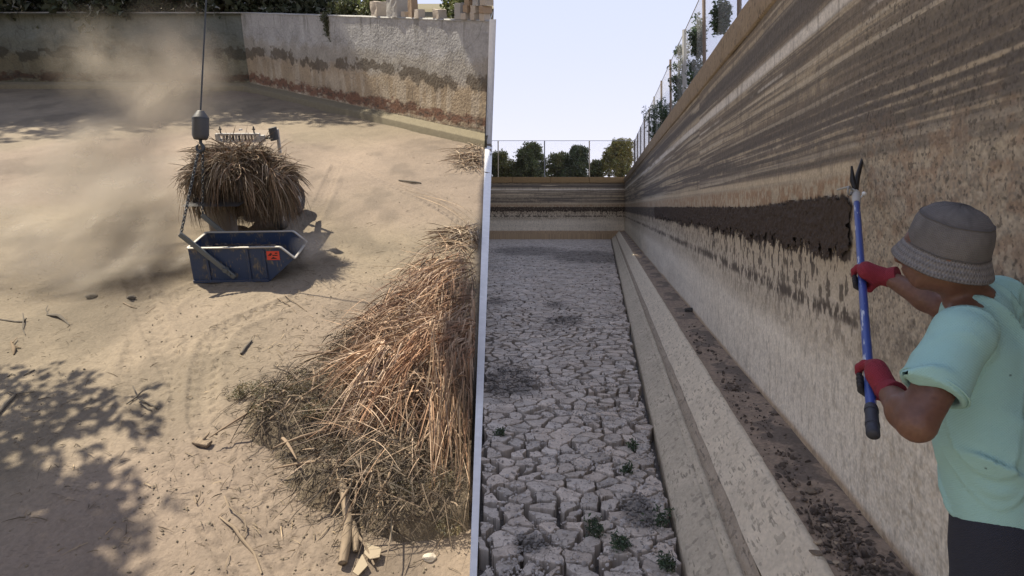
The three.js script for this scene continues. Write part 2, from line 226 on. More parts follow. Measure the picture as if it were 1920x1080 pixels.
// ------------------------------------------------------------------ basin: side wall, ledge, far wall
const wallBands = (D, Yd, o, seed, scraped) => {
  const y = Yd + 0.03 * (fbm(D * 0.5, 1.5, 3, seed) - 0.5), n = fbm(D * 0.7, y * 3.5, 5, seed + 1), f = fbm(D * 30, y * 30, 3, seed + 2), g = fbm(D * 9, y * 9, 4, seed + 9), st = fbm(D * 0.14, y * 13, 4, seed + 3), s2 = fbm(D * 0.35, y * 38, 3, seed + 5), dr = fbm(D * 18, y * 2.0, 4, seed + 4), sp = fbm(D * 26, y * 15, 3, seed + 6), pt = fbm(D * 6, y * 6, 5, seed + 7);
  let c = [0.46, 0.395, 0.3]; const mix = (d, t) => { t = clamp(t, 0, 1); for (let k = 0; k < 3; k++) c[k] += (d[k] - c[k]) * t; }, up = smooth(-0.16, -0.3, y), rag = 0.14 * (f - 0.5) + 0.12 * (g - 0.5);
  mix([0.2, 0.17, 0.14], up * smooth(0.42, 0.58, st + rag) * 0.86);                                                              // long streaks along old levels
  mix([0.13, 0.118, 0.105], up * smooth(0.54, 0.66, s2 + 0.5 * rag) * 0.68);
  mix([0.17, 0.15, 0.13], up * smooth(0.52, 0.68, fbm(D * 5, y * 7, 5, seed + 14)) * 0.45);
  mix([0.6, 0.54, 0.44], up * smooth(0.6, 0.7, fbm(D * 0.2, y * 24, 3, seed + 8) + 0.5 * rag) * 0.6);
  mix([0.12, 0.11, 0.105], smooth(0.16, 0.05, Math.abs(y + 1.59)) * smooth(0.36, 0.52, st * 0.4 + n * 0.6 + rag) * 0.9);
  mix([0.72, 0.69, 0.64], smooth(0.075, 0.03, Math.abs(y + 1.34)) * smooth(0.2, 0.5, n + rag) * 0.92);
  mix([0.66, 0.62, 0.56], smooth(0.02, 0.008, Math.abs(y + 1.16)) * smooth(0.4, 0.6, n + rag) * 0.6);
  mix([0.12, 0.108, 0.1], smooth(0.26, 0.1, Math.abs(y + 0.55)) * smooth(0.36, 0.54, n * 0.45 + s2 * 0.6 + rag) * 0.9);
  mix([0.56, 0.48, 0.36], smooth(0.045, 0.015, Math.abs(y + 0.25)) * 0.85);
  mix([0.33, 0.22, 0.14], smooth(-0.22, -0.15, y) * smooth(0.04, 0.0, y) * smooth(0.4, 0.58, sp + rag) * 0.85);
  mix([0.58, 0.53, 0.45], smooth(0.25, 0.8, y) * 0.85);
  mix([0.74, 0.705, 0.63], smooth(0.85, 1.2, y + 0.15 * (n - 0.5)) * (0.72 + 0.28 * smooth(0.3, 0.55, dr)) * 0.92);
  mix([0.42, 0.3, 0.18], smooth(1.77, 1.83, y + 0.06 * (n - 0.5)) * 0.8);
  mix([0.085, 0.07, 0.058], smooth(0.08, 0.015, Math.abs(y - 0.71)) * smooth(0.42, 0.54, pt * 0.5 + sp * 0.55) * 0.92);
  mix([0.1, 0.082, 0.066], smooth(0.53, 0.6, sp * 0.75 + 0.3 * dr + 0.16 * (pt - 0.5) - 0.025) * smooth(1.2, 0.5, y) * smooth(0.2, 0.34, y) * 0.88);
  mix([0.2, 0.175, 0.145], smooth(0.6, 0.7, fbm(D * 34, y * 12, 3, seed + 12)) * smooth(0.7, 1.0, y) * 0.3);
  const crust = smooth(-0.015, 0.015, y + 0.06 * (sp - 0.5) + 0.07 * smooth(7, 4, D) * (scraped ? 1 : 0)) * smooth(0.38, 0.34, y - 0.16 * (sp - 0.5) - 0.16 * (dr - 0.5) - 0.14 * (pt - 0.5));
  const keep = scraped ? smooth(3.8, 3.86, D + 0.2 * (pt - 0.5) + 0.1 * (sp - 0.5) + 0.14 * (y - 0.2)) : 1;
  mix([0.05, 0.037, 0.03], crust * keep * (0.97 - 0.5 * smooth(0.62, 0.72, f)));
  if (scraped) {
    const fine = fbm(D * 75, y * 75, 2, seed + 37), clean = 1 - smooth(3.6, 3.9, D + 0.3 * (pt - 0.5));
    mix([0.36, 0.315, 0.255], clean * smooth(-0.42, -0.12, y + 0.2 * (pt - 0.5)) * smooth(1.25, 0.7, y) * 0.7);
    mix([0.19, 0.18, 0.16], clean * smooth(0.42, 0.62, g * 0.3 + fine * 0.7) * smooth(-0.6, -0.12, y + 0.25 * (pt - 0.5)) * smooth(1.2, 0.5, y) * 0.55);
    mix([0.28, 0.19, 0.13], clean * smooth(0.5, 0.66, fbm(D * 9, y * 12, 5, seed + 31)) * smooth(-0.6, -0.3, y) * smooth(0.6, 0.2, y) * 0.5);
    mix([0.08, 0.07, 0.06], clean * smooth(0.63, 0.7, fbm(D * 70, y * 55, 3, seed + 33)) * smooth(1.5, 0.3, y) * 0.7);
    mix([0.5, 0.44, 0.35], clean * smooth(0.56, 0.66, fbm(D * 40, y * 40, 3, seed + 35)) * smooth(-0.5, -0.1, y + 0.25 * (pt - 0.5)) * 0.45);
  }
  mix([0.16, 0.14, 0.12], smooth(0.66, 0.74, fbm(D * 20, y * 1.4, 3, seed + 41)) * up * 0.4);
  const k = 0.92 + 0.24 * (n - 0.5) + 0.34 * (f - 0.5) + 0.3 * (vnoise(D * 95, y * 95, seed + 43) - 0.5), warm = [1.03, 1.0, 0.94];
  for (let i = 0; i < 3; i++) o[i] = c[i] * k * warm[i]; o[3] = 0.25 * n + 0.5 * f + 0.25 * crust * keep * (0.4 + 0.6 * sp);
};
const W_TOP = COPE, W_BOT = LEDGE + 0.15, W_H = W_BOT - W_TOP;
const nearWallTex = texture(2048, 1024, (u, v, o) => wallBands(1.2 + u * 8.8, W_BOT - v * W_H, o, 401, true), 1);
const farWallTex = texture(2048, 1024, (u, v, o) => wallBands(u * 13, W_BOT - v * W_H, o, 431, false), 1);
const nearWallMat = mat([1, 1, 1], 0.96, { map: nearWallTex.map, bumpMap: nearWallTex.bump, bumpScale: 0.012 });
const farWallMat = mat([1, 1, 1], 0.96, { map: farWallTex.map, bumpMap: farWallTex.bump, bumpScale: 0.012 });
farWallTex.map.wrapS = farWallTex.bump.wrapS = THREE.MirroredRepeatWrapping;
const concreteTex = texture(1024, 1024, (u, v, o) => {             // rough old concrete, 2 m a side
  const n = fbm(u * 10, v * 10, 5, 501, 10, 10), f = fbm(u * 80, v * 80, 3, 507, 80, 80), pit = fbm(u * 34, v * 34, 3, 509, 34, 34), sm = fbm(u * 90, v * 26, 3, 511, 90, 26);
  let k = 0.9 + 0.3 * (n - 0.5) + 0.3 * (f - 0.5); if (pit > 0.7) k *= 0.75; k *= 1 - 0.45 * smooth(0.62, 0.74, sm) * smooth(0.4, 0.6, n);
  o[0] = 0.56 * k; o[1] = 0.475 * k; o[2] = 0.35 * k; o[3] = 0.3 * n + 0.4 * f + (pit > 0.7 ? 0.1 : 0.3);
});
const ledgeTex = texture(1024, 1024, (u, v, o) => {                // dirt and crumbs left on the ledge, 2 m a side
  const n = fbm(u * 8, v * 8, 5, 521, 8, 8), f = fbm(u * 100, v * 100, 3, 527, 100, 100), g = hash((u * 512) | 0, (v * 512) | 0, 9), ln = vnoise(u * 60, v * 5, 529, 60, 5);
  const k = 0.8 + 0.5 * (n - 0.5) + 0.5 * (f - 0.5) + 0.12 * (ln - 0.5), d = smooth(0.53, 0.66, n);
  o[0] = lerp(0.36, 0.17, d) * k; o[1] = lerp(0.275, 0.135, d) * k; o[2] = lerp(0.2, 0.105, d) * k; o[3] = 0.4 * n + 0.4 * f + 0.2 * g;
});
const basinWall = thing('basin_side_wall', 'long stained concrete basin wall with dark crust band that the worker scrapes', 'wall');
{
  const face = (d0, d1, nd, u0, u1) => { const rows = []; for (let j = 0; j <= 40; j++) { const yy = lerp(W_BOT, W_TOP, j / 40), row = []; for (let i = 0; i <= nd; i++) { const D = lerp(d0, d1, i / nd), w = 0.016 * (fbm(D * 1.1, yy * 1.1, 4, 551) - 0.5); row.push(Object.assign(B(WALL + w, yy, D), { u: lerp(u0, u1, i / nd), v: (W_BOT - yy) / W_H })); } rows.push(row); } return sheet(rows, (p) => [p.u, p.v]); };
  mesh('scraped_wall_face', face(-1.2, 10, 150, -2.4 / 8.8, 1), nearWallMat, basinWall).userData.label = 'near stretch of wall scraped to mottled beige';
  mesh('wall_face', face(10, FAR + 0.4, 120, 0.2, 0.2 + 37.4 / 13), farWallMat, basinWall);
  const cm = mat([0.62, 0.56, 0.5], 0.96, { map: concreteTex.map, bumpMap: concreteTex.bump, bumpScale: 0.012 });
  for (let i = 0; i < 16; i++) {                                   // coping cast in lengths
    const d0 = -1.2 + i * 3.04, d1 = Math.min(FAR + 0.5, d0 + 3.03), prof = [[WALL - 0.004, COPE + 0.002], [WALL - 0.035, COPE - 0.012], [WALL - 0.04, COPE_TOP + 0.02], [WALL - 0.02, COPE_TOP], [WALL + 0.3, COPE_TOP - 0.01], [WALL + 0.3, 0]], rows = [];
    for (const [x, yy] of prof) { const r = []; for (let k = 0; k <= 10; k++) { const D = lerp(d0, d1, k / 10); r.push(Object.assign(B(x + 0.014 * (fbm(D * 3, yy * 5, 3, 561) - 0.5), yy + 0.012 * (fbm(D * 2, x * 9, 3, 563) - 0.5), D), { uu: D / 2, vv: (x + yy) / 2 })); } rows.push(r); }
    mesh('coping_block', sheet(rows, (p) => [p.uu, p.vv]), cm, basinWall);
  }
  // crust of dried algae standing proud of the wall
  const pos = [], idx = [], uv = [], nd = 1100, ny = 56, at = (i, j) => j * (nd + 1) + i, keep = [];
  for (let j = 0; j <= ny; j++) for (let i = 0; i <= nd; i++) {
    const D = 3.72 + Math.pow(i / nd, 1.5) * 15, yy = lerp(-0.1, 0.52, j / ny), e = fbm(D * 26, yy * 15, 3, 407), low = 0.31 + 0.2 * (fbm(D * 6, yy * 6, 4, 408) - 0.5) + 0.2 * (e - 0.5) + 0.16 * (fbm(D * 18, yy * 2, 4, 405) - 0.5);
    keep.push(yy > 0.005 + 0.06 * (e - 0.5) - 0.07 * smooth(7, 4, D) && yy < low && D > 3.88 + 0.25 * (fbm(yy * 9, 5, 3, 575) - 0.5));
    const p = B(WALL - 0.006 - 0.045 * Math.pow(fbm(D * 34, yy * 34, 3, 577), 1.6), yy, D); pos.push(p.x, p.y, p.z); uv.push(D / 2, yy / 2);
  }
  for (let j = 0; j < ny; j++) for (let i = 0; i < nd; i++) { const q = [at(i, j), at(i + 1, j), at(i + 1, j + 1), at(i, j + 1)]; if (q.every((k) => keep[k])) idx.push(q[0], q[2], q[1], q[0], q[3], q[2]); }
  const cr = mesh('algae_crust', geometry(pos, idx, uv), mat([0.06, 0.045, 0.036], 1, { bumpMap: concreteTex.bump, bumpScale: 0.02 }), basinWall); cr.userData.label = 'dark brown crust of dried algae';
}
const ledge = thing('basin_ledge', 'sloping concrete plinth with a dirty ledge along the wall foot', 'ledge');
{
  const strip = (prof, dens, seed, wob) => { const rows = []; for (const [x, yy] of prof) { const r = []; for (let k = 0; k <= dens; k++) { const D = 0.6 + 46.6 * Math.pow(k / dens, 1.7); r.push(Object.assign(B(x + wob * (fbm(D * 2.3, yy * 7 + x * 5, 4, seed) - 0.5), yy + wob * (fbm(D * 2.1, x * 8, 4, seed + 3) - 0.5), D), { uu: D / 2, vv: (x - yy) / 2 })); } rows.push(r); } return sheet(rows, (p) => [p.vv, p.uu]); };
  const P = (q, out = 0) => [1.13 - 0.584 * q - out * 0.7, 1.87 + 0.6 * q - out * 0.7];
  const pm = mat([0.95, 0.96, 0.96], 0.95, { map: concreteTex.map, bumpMap: concreteTex.bump, bumpScale: 0.014 }), em = mat([1.2, 1.22, 1.24], 0.95, { map: concreteTex.map, bumpMap: concreteTex.bump, bumpScale: 0.01 });
  mesh('ledge_edge', strip([[1.17, 1.862], [1.145, 1.852], P(0.0, 0.01), P(0.06, 0.016), P(0.2, 0.012), P(0.4, 0.004)], 300, 601, 0.02), em, ledge).userData.label = 'pale worn upper edge';
  mesh('gritty_band', strip([P(0.4, 0.004), P(0.42, -0.003), P(0.46, -0.006), P(0.5, -0.005), P(0.512, -0.024), P(0.535, -0.022)], 300, 603, 0.016), mat([0.7, 0.68, 0.68], 1, { map: concreteTex.map, bumpMap: concreteTex.bump, bumpScale: 0.03 }), ledge).userData.label = 'dark gritty band in the plinth slope';
  mesh('plinth_slope', strip([P(0.535, -0.022), P(0.545, 0.002), P(0.62, 0.006), P(0.625, -0.008), P(0.64, 0.008), P(0.8, 0.03), P(0.9, 0.035), P(0.965, 0.02), [0.55, 2.44], [0.555, 2.9]], 300, 605, 0.014), pm, ledge);
  mesh('ledge_top', strip([[WALL + 0.02, 1.842], [1.5, 1.84], [1.4, 1.856], [1.28, 1.864], [1.165, 1.86]], 320, 607, 0.022), mat([1, 1, 1], 1, { map: ledgeTex.map, bumpMap: ledgeTex.bump, bumpScale: 0.01 }), ledge).userData.label = 'brown dirt lying on the ledge';
}
const farWall = thing('basin_end_wall', 'far end wall of the basin with dark waterline below trees', 'wall');
{
  const x0 = seamBasin(FAR) - 4, x1 = WALL + AXIS * FAR + 0.2, rows = []; for (let j = 0; j <= 12; j++) { const yy = lerp(FLOOR + 0.4, COPE, j / 12), r = []; for (let i = 0; i <= 20; i++) r.push(Object.assign(V(lerp(x0, x1, i / 20), -yy, -FAR), { v: (W_BOT - yy) / W_H })); rows.push(r); }
  mesh('wall_face', sheet(rows, (p) => [p.x / 13, clamp(p.v, 0.002, 0.999)]), mat([1.1, 1.03, 0.93], 0.96, { map: farWallTex.map, bumpMap: farWallTex.bump, bumpScale: 0.02 }), farWall);
  for (let i = 0; i < 5; i++) { const w = (x1 - x0) / 5; mesh('coping_block', box(w - 0.02, 0.44, 0.45, x0 + w * (i + 0.5), -COPE + 0.22, -FAR - 0.13, 0.02), mat([0.6, 0.46, 0.28], 0.95, { map: concreteTex.map }), farWall); }
}
// land outside the basin
structure('outer_ground', (() => { const g = new THREE.PlaneGeometry(1600, 1600, 8, 8); g.rotateX(-Math.PI / 2); g.translate(0, -9, -400); return g; })(), mat([0.22, 0.18, 0.11], 1));
{
  const soil = mat([0.9, 0.9, 0.8], 1, { map: grainTex.map }), t = -COPE + 0.2, uv = (p) => [p.x / 3, p.z / 3];
  const xr = (D) => WALL + 0.3 + AXIS * D;
  structure('bank_beside_basin', sheet([[V(xr(-1.2), t, 1.2), V(xr(47.4), t, -47.4), V(xr(400), t + 1, -400)], [V(140, t, 1.2), V(140, t, -47.4), V(260, t + 1, -400)]], uv), soil);
  structure('bank_behind_basin', sheet([[V(seamBasin(47) - 1, t, -FAR - 0.36), V(xr(47.4), t, -FAR - 0.36)], [V(-22, t + 1, -400), V(xr(400), t + 1, -400)]], uv), soil);
}

// ------------------------------------------------------------------ cracked mud floor of the basin
const mudTex = texture(1024, 1024, (u, v, o) => {                  // 1.6 m a side
  const n = fbm(u * 9, v * 9, 5, 611, 9, 9), f = fbm(u * 70, v * 70, 4, 617, 70, 70), g = hash((u * 1024) | 0, (v * 1024) | 0, 7), cr = Math.abs(fbm(u * 16, v * 16, 4, 619, 16, 16) - 0.5);
  let k = 0.9 + 0.34 * (n - 0.5) + 0.5 * (f - 0.5) + 0.1 * (g - 0.5); const hair = smooth(0.012, 0.003, cr); k *= 1 - 0.5 * hair; if (f > 0.68) k *= 0.7;
  o[0] = 0.54 * k; o[1] = 0.468 * k; o[2] = 0.392 * k; o[3] = 0.35 * n + 0.5 * f - 0.4 * hair + 0.2;
});
const crackMat = mat([0.13, 0.115, 0.1], 1, { bumpMap: mudTex.bump, bumpScale: 0.02 });
const basinFloor = new THREE.Group(); basinFloor.name = 'basin_floor'; basinFloor.userData.kind = 'structure'; basinFloor.userData.label = 'dry cracked grey mud covering the basin floor'; scene.add(basinFloor);
{
  const rows = []; for (let i = 0; i <= 40; i++) { const D = 0.6 + 47 * Math.pow(i / 40, 1.4), r = []; for (let k = 0; k <= 12; k++) r.push(V(lerp(seamBasin(D) + 0.004, 0.56 + AXIS * D, k / 12), -FLOOR - 0.165 + 0.015 * fbm(k * 3, D * 4, 3, 621), -D)); rows.push(r); }
  mesh('damp_mud_bed', sheet(rows, (p) => [p.x / 1.6, p.z / 1.6]), crackMat, basinFloor);
}
const stainAt = (x, D) => {                                        // damp, dark spots of mud and rotted weed
  let s = 0; for (const [u, v, ru, rv] of [[955, 715, 60, 34], [1060, 600, 40, 12], [1040, 572, 24, 7], [930, 565, 26, 8], [1100, 480, 90, 14], [990, 470, 80, 10], [1000, 1020, 40, 26], [1200, 960, 36, 40]]) {
    const uu = 960 + x / D * FOCAL * 0 , d0 = FLOOR * FOCAL / (v - MID_Y), x0 = (u - MID_X) / FOCAL * d0, rx = ru / FOCAL * d0, rd = rv * d0 * d0 / (FLOOR * FOCAL), q = Math.hypot((x - x0) / rx, (D - d0) / rd);
    s = Math.max(s, smooth(1.15, 0.55, q + 0.7 * (fbm(x * 5, D * 5, 3, 631) - 0.5)));
  }
  return s;
};
{
  const r = rng(77), S = 0.185, seeds = new Map(), key = (i, j) => i * 4096 + j, cells = [];
  const seedOf = (i, j) => { const k = key(i + 400, j + 400); if (!seeds.has(k)) { seeds.set(k, { x: (i + 0.5 + 1.05 * (hash(i, j, 701) - 0.5)) * S * 1.12 + (j % 2) * S * 0.5, D: (j + 0.5 + 1.05 * (hash(i, j, 703) - 0.5)) * S, gap: 0.004 + 0.042 * Math.pow(hash(i, j, 705), 2.2) }); } return seeds.get(k); };
  const warp = (x, D) => [x + 0.16 * (fbm(x * 2.6, D * 2.6, 4, 711) - 0.5) + 0.085 * (fbm(x * 11, D * 11, 3, 712) - 0.5), D + 0.16 * (fbm(x * 2.6 + 40, D * 2.6, 4, 713) - 0.5) + 0.085 * (fbm(x * 11, D * 11 + 30, 3, 714) - 0.5)];
  const clip = (poly, nx, nz, off) => { const out = []; for (let k = 0; k < poly.length; k++) { const a = poly[k], b = poly[(k + 1) % poly.length], da = a[0] * nx + a[1] * nz - off, db = b[0] * nx + b[1] * nz - off; if (da <= 0) out.push(a); if ((da < 0 && db > 0) || (da > 0 && db < 0)) { const t = da / (da - db); out.push([a[0] + (b[0] - a[0]) * t, a[1] + (b[1] - a[1]) * t]); } } return out; };
  for (let j = 4; j < FAR / S; j++) {
    const D0 = j * S, xa = seamBasin(D0) - 0.5, xb = 0.56 + AXIS * D0 + 0.5;
    for (let i = Math.floor(xa / (S * 1.12)) - 1; i <= xb / (S * 1.12) + 1; i++) {
      const s = seedOf(i, j); let poly = [[s.x - 0.6, s.D - 0.6], [s.x + 0.6, s.D - 0.6], [s.x + 0.6, s.D + 0.6], [s.x - 0.6, s.D + 0.6]];
      for (let dj = -2; dj <= 2; dj++) for (let di = -2; di <= 2; di++) if (di || dj) { const q = seedOf(i + di, j + dj), dx = q.x - s.x, dD = q.D - s.D, L = Math.hypot(dx, dD), g = 0.5 * (s.gap + q.gap) * (0.4 + 1.2 * hash(i + i + di, j + j + dj, 721)); poly = clip(poly, dx / L, dD / L, (s.x * dx + s.D * dD) / L + L / 2 - g); if (poly.length < 3) break; }
      if (poly.length < 3) continue;
      poly = clip(poly, -1, -0.0365, 0.089 - 0.012 ); poly = clip(poly, 1, -AXIS, 0.546 - 0.045 - 0.03 * hash(i, j, 723));
      if (poly.length < 3) continue;
      let area = 0; poly.forEach((p, k) => { const q = poly[(k + 1) % poly.length]; area += p[0] * q[1] - q[0] * p[1]; }); if (Math.abs(area) < 0.004) continue;
      const cx = poly.reduce((a, p) => a + p[0], 0) / poly.length, cD = poly.reduce((a, p) => a + p[1], 0) / poly.length;
      const step = cD < 5 ? 0.022 : cD < 9 ? 0.034 : cD < 14 ? 0.06 : 0.2, ring = [];
      poly.forEach((p, k) => { const q = poly[(k + 1) % poly.length], n = Math.max(1, Math.round(Math.hypot(q[0] - p[0], q[1] - p[1]) / step)); for (let m = 0; m < n; m++) ring.push([lerp(p[0], q[0], m / n), lerp(p[1], q[1], m / n)]); });
      const n = ring.length, pos = [], uv = [], col = [], idx = [], tiltX = 0.03 * (r() - 0.5), tiltD = 0.03 * (r() - 0.5), lift = -0.008 * r(), tone = 0.82 + 0.36 * r(), rosy = 0.05 * (r() - 0.5);
      const levels = cD < 14 ? [[0.6, 0.0], [0.93, 0.002], [0.988, -0.001], [1.0, -0.012], [0.995, -0.17]] : [[0.97, 0], [1, -0.012], [0.995, -0.17]];
      const put = (x, D, dy) => { const [wx, wD] = warp(x, D), bumpy = cD < 14 ? 0.016 * (fbm(wx * 9, wD * 9, 3, 727) - 0.5) : 0, rim = 0; const st = stainAt(wx, wD), k = tone * lerp(1, 0.5, st) * (0.9 + 0.2 * vnoise(wx * 30, wD * 30, 729)); pos.push(wx, -FLOOR + dy + lift + bumpy + rim + tiltX * (x - cx) + tiltD * (D - cD), -wD); uv.push(wx / 1.6, wD / 1.6); col.push(k * (1 + rosy), k, k * (1 - rosy)); };
      put(cx, cD, 0.002);
      levels.forEach(([s2, dy]) => ring.forEach(([x, D], k) => { const ragged = s2 > 0.9 && cD < 14 ? 1 - 0.09 * Math.pow(hash(k, (i * 91 + j) | 0, 731), 2) : 1; put(cx + (x - cx) * s2 * ragged, cD + (D - cD) * s2 * ragged, dy); }));
      for (let k = 0; k < n; k++) idx.push(0, 1 + k, 1 + (k + 1) % n);
      for (let l = 0; l + 1 < levels.length; l++) for (let k = 0; k < n; k++) { const a = 1 + l * n + k, b = 1 + l * n + (k + 1) % n; idx.push(a, a + n, b, b, a + n, b + n); }
      cells.push({ D: cD, x: cx, g: geometry(pos, idx, uv, col), shown: cD > 3.9 });
    }
  }
  const plateMat = mat([1, 1, 1], 0.97, { map: mudTex.map, bumpMap: mudTex.bump, bumpScale: 0.011, vertexColors: true });
  const flip = cells[0] && (() => { const nn = cells[0].g.attributes.normal; return nn.getY(0) < 0; })();
  if (flip) cells.forEach((c) => { const a = c.g.index.array; for (let k = 0; k < a.length; k += 3) { const t = a[k]; a[k] = a[k + 1]; a[k + 1] = t; } c.g.computeVertexNormals(); });
  cells.sort((a, b) => a.D - b.D);
  const near = cells.filter((c) => c.shown).slice(0, 296), rest = cells.filter((c) => !near.includes(c));
  near.forEach((c) => mesh('mud_plate', c.g, plateMat, basinFloor));
  const far = mesh('mud_plates_beyond', mergeGeometries(rest.map((c) => c.g)), plateMat, basinFloor); far.userData.kind = 'stuff'; far.userData.label = 'cracked mud plates too small to pick apart';
  // crumbs of mud lying on the plates and in the cracks
  const cg = new THREE.IcosahedronGeometry(1, 0), N = 4200, im = lit(new THREE.InstancedMesh(cg, mat([0.3, 0.275, 0.25], 1), N)), m4 = new THREE.Matrix4(), q4 = new THREE.Quaternion(), cc = new THREE.Color();
  for (let i = 0; i < N; i++) {
    let D, x; do { D = 3.6 + 18 * r() * r(); x = lerp(seamBasin(D) + 0.05, 0.5 + AXIS * D, r()); } while (r() > 0.12 + stainAt(x, D) + 0.5 * smooth(0.55, 0.7, fbm(x * 1.5, D * 1.5, 3, 741)));
    const s = 0.004 + 0.014 * r() * r(), st = stainAt(x, D); q4.setFromEuler(new THREE.Euler(r() * 6, r() * 6, r() * 6)); m4.compose(V(x, -FLOOR + 0.002 + s * 0.2, -D), q4, V(s * (1 + r()), s * 0.8, s * (1 + r()))); im.setMatrixAt(i, m4);
    const k = lerp(1.4, 0.6, st) * (0.7 + 0.5 * r()); cc.setRGB(k, k, k); im.setColorAt(i, cc);
  }
  im.name = 'mud_crumbs'; im.userData.kind = 'stuff'; im.userData.label = 'small crumbs of dry mud scattered on the plates'; scene.add(im);
}
// ------------------------------------------------------------------ leaf tools, weeds
function leafClump(n, size, wide, seed, spread = 0.9) {             // a twig's worth of small bent leaves
  const r = rng(seed), pos = [], idx = [];
  for (let i = 0; i < n; i++) {
    const o = V(r() - 0.5, r() - 0.5, r() - 0.5).multiplyScalar(spread), d = V(r() - 0.5, r() * 0.9 - 0.3, r() - 0.5).normalize(), s = d.clone().cross(V(r() - 0.5, r() - 0.5, r() - 0.5)).normalize(), k = size * (0.6 + 0.8 * r()), b = pos.length / 3, up = d.clone().cross(s).multiplyScalar(0.18 * k);
    for (const [l, w, h] of [[0, 0, 0], [0.5, 0.5, 1], [0.5, -0.5, 1], [1, 0, -0.4]]) { const p = o.clone().addScaledVector(d, l * k).addScaledVector(s, w * k * wide).addScaledVector(up, h); pos.push(p.x, p.y, p.z); }
    idx.push(b, b + 1, b + 2, b + 1, b + 3, b + 2);
  }
  return geometry(pos, idx);
}
const leafMats = {};
function leafMat(rgb) { const k = rgb.join(); return leafMats[k] ??= (() => { const m = new THREE.MeshPhysicalMaterial({ roughness: 0.75, transmission: 0.45, thickness: 0, side: THREE.DoubleSide }); m.color.setRGB(...rgb); m.roughness = 0.95; return m; })(); }
// crown: leaf clumps spread over the shells of several lumps
function crown(parent, lumps, count, geo, material, scale, seed) {
  const r = rng(seed), im = lit(new THREE.InstancedMesh(geo, material, count)), m = new THREE.Matrix4(), q = new THREE.Quaternion(), c = new THREE.Color(), vol = lumps.map((l) => l.r ** 2), tot = vol.reduce((a, b) => a + b);
  for (let i = 0; i < count; i++) {
    let k = 0, w = r() * tot; while (w > vol[k] && k < lumps.length - 1) w -= vol[k++];
    const l = lumps[k], d = V(r() - 0.5, r() - 0.5, r() - 0.5).normalize(), rad = l.r * (0.55 + 0.5 * Math.pow(r(), 0.6)) * (0.75 + 0.5 * noise3(d.x * 2.2 + k, d.y * 2.2, d.z * 2.2));
    const p = V(l.x, l.y, l.z).add(V(d.x * rad, d.y * rad * (l.flat ?? 0.85), d.z * rad)), s = scale * (0.7 + 0.6 * r());
    q.setFromEuler(new THREE.Euler(r() * 6.3, r() * 6.3, r() * 6.3)); m.compose(p, q, V(s, s, s)); im.setMatrixAt(i, m);
    const b = 0.65 + 0.6 * r(); c.setRGB(b * (0.9 + 0.35 * r()), b, b * (0.8 + 0.3 * r())); im.setColorAt(i, c);
  }
  im.name = 'crown'; im.userData.kind = 'stuff'; parent.add(im); return im;
}
const barkMat = mat([0.11, 0.085, 0.06], 0.95, { bumpMap: concreteTex.bump, bumpScale: 0.03 });
function tree(name, label, group, at, height, width, seed, o = {}) {
  const t = thing(name, label, o.category ?? 'tree', group), r = rng(seed); t.position.copy(at);
  const th = height * (o.bole ?? 0.4), lean = V((r() - 0.5) * 0.2, 0, (r() - 0.5) * 0.2).multiplyScalar(height), top = V(lean.x, height * 0.75, lean.z), br = [tube(bez(V(0, -0.4, 0), V(0, th, 0), top, 8), [...Array(9)].map((_, i) => lerp(height * 0.035, height * 0.008, i / 8)), 8, 0.2, seed)];
  const lumps = []; const n = o.lumps ?? 9;
  for (let i = 0; i < n; i++) { const a = i * 2.4 + r(), hh = lerp(th * 1.05, height * 0.86, (i + r() * 0.6) / n), k = width * 0.5 * (0.35 + 0.4 * r()) * (1 - 0.35 * (hh / height)), p = V(Math.cos(a) * k + lean.x * hh / height, hh, Math.sin(a) * k + lean.z * hh / height); lumps.push({ x: p.x, y: p.y, z: p.z, r: width * (0.2 + 0.12 * r()), flat: 0.8 }); br.push(tube(bez(V(lean.x * 0.3, th * (0.7 + 0.5 * r()), lean.z * 0.3), V(p.x * 0.5, p.y - height * 0.08, p.z * 0.5), p, 5), [0.018, 0.016, 0.013, 0.01, 0.008, 0.005].map((x) => x * height), 5)); }
  lumps.push({ x: lean.x, y: height * 0.82, z: lean.z, r: width * 0.24 });
  mesh('trunk', joined(br), barkMat, t);
  crown(t, lumps, o.count ?? 3500, o.leaf ?? bigLeaf, leafMat(o.green ?? [0.07, 0.1, 0.035]), o.scale ?? 1, seed + 5);
  return t;
}
const bigLeaf = leafClump(7, 0.2, 0.5, 801, 0.35), smallLeaf = leafClump(8, 0.075, 0.42, 803, 0.16), weedLeaf = leafClump(9, 0.03, 0.4, 805, 0.05);
function weed(label, at, height, width, count, green, seed, category = 'weed', group) {
  const t = thing('leafy_weed', label, category, group), r = rng(seed), st = []; t.position.copy(at);
  const lumps = []; for (let i = 0; i < 6; i++) { const a = r() * 6.3, k = width * 0.5 * r(), h = height * (0.3 + 0.7 * r()), p = V(Math.cos(a) * k, h, Math.sin(a) * k); st.push(tube(bez(V(0, -0.02, 0), V(p.x * 0.2, h * 0.6, p.z * 0.2), p, 4), [0.02, 0.017, 0.013, 0.009, 0.005].map((x) => x * height * 0.5), 4)); for (let m = 0.3; m <= 1; m += 0.23) lumps.push({ x: p.x * m, y: h * m, z: p.z * m, r: width * 0.2 }); }
  mesh('stem', joined(st), mat([0.1, 0.1, 0.04], 0.9), t); crown(t, lumps, count, height > 0.35 ? smallLeaf : weedLeaf, leafMat(green), height > 0.35 ? 1 : 1, seed + 3).name = 'leaves'; return t;
}
const onFloor = (u, v) => { const d = FLOOR * FOCAL / (v - MID_Y), r = ray(u, v).multiplyScalar(d); return r; };
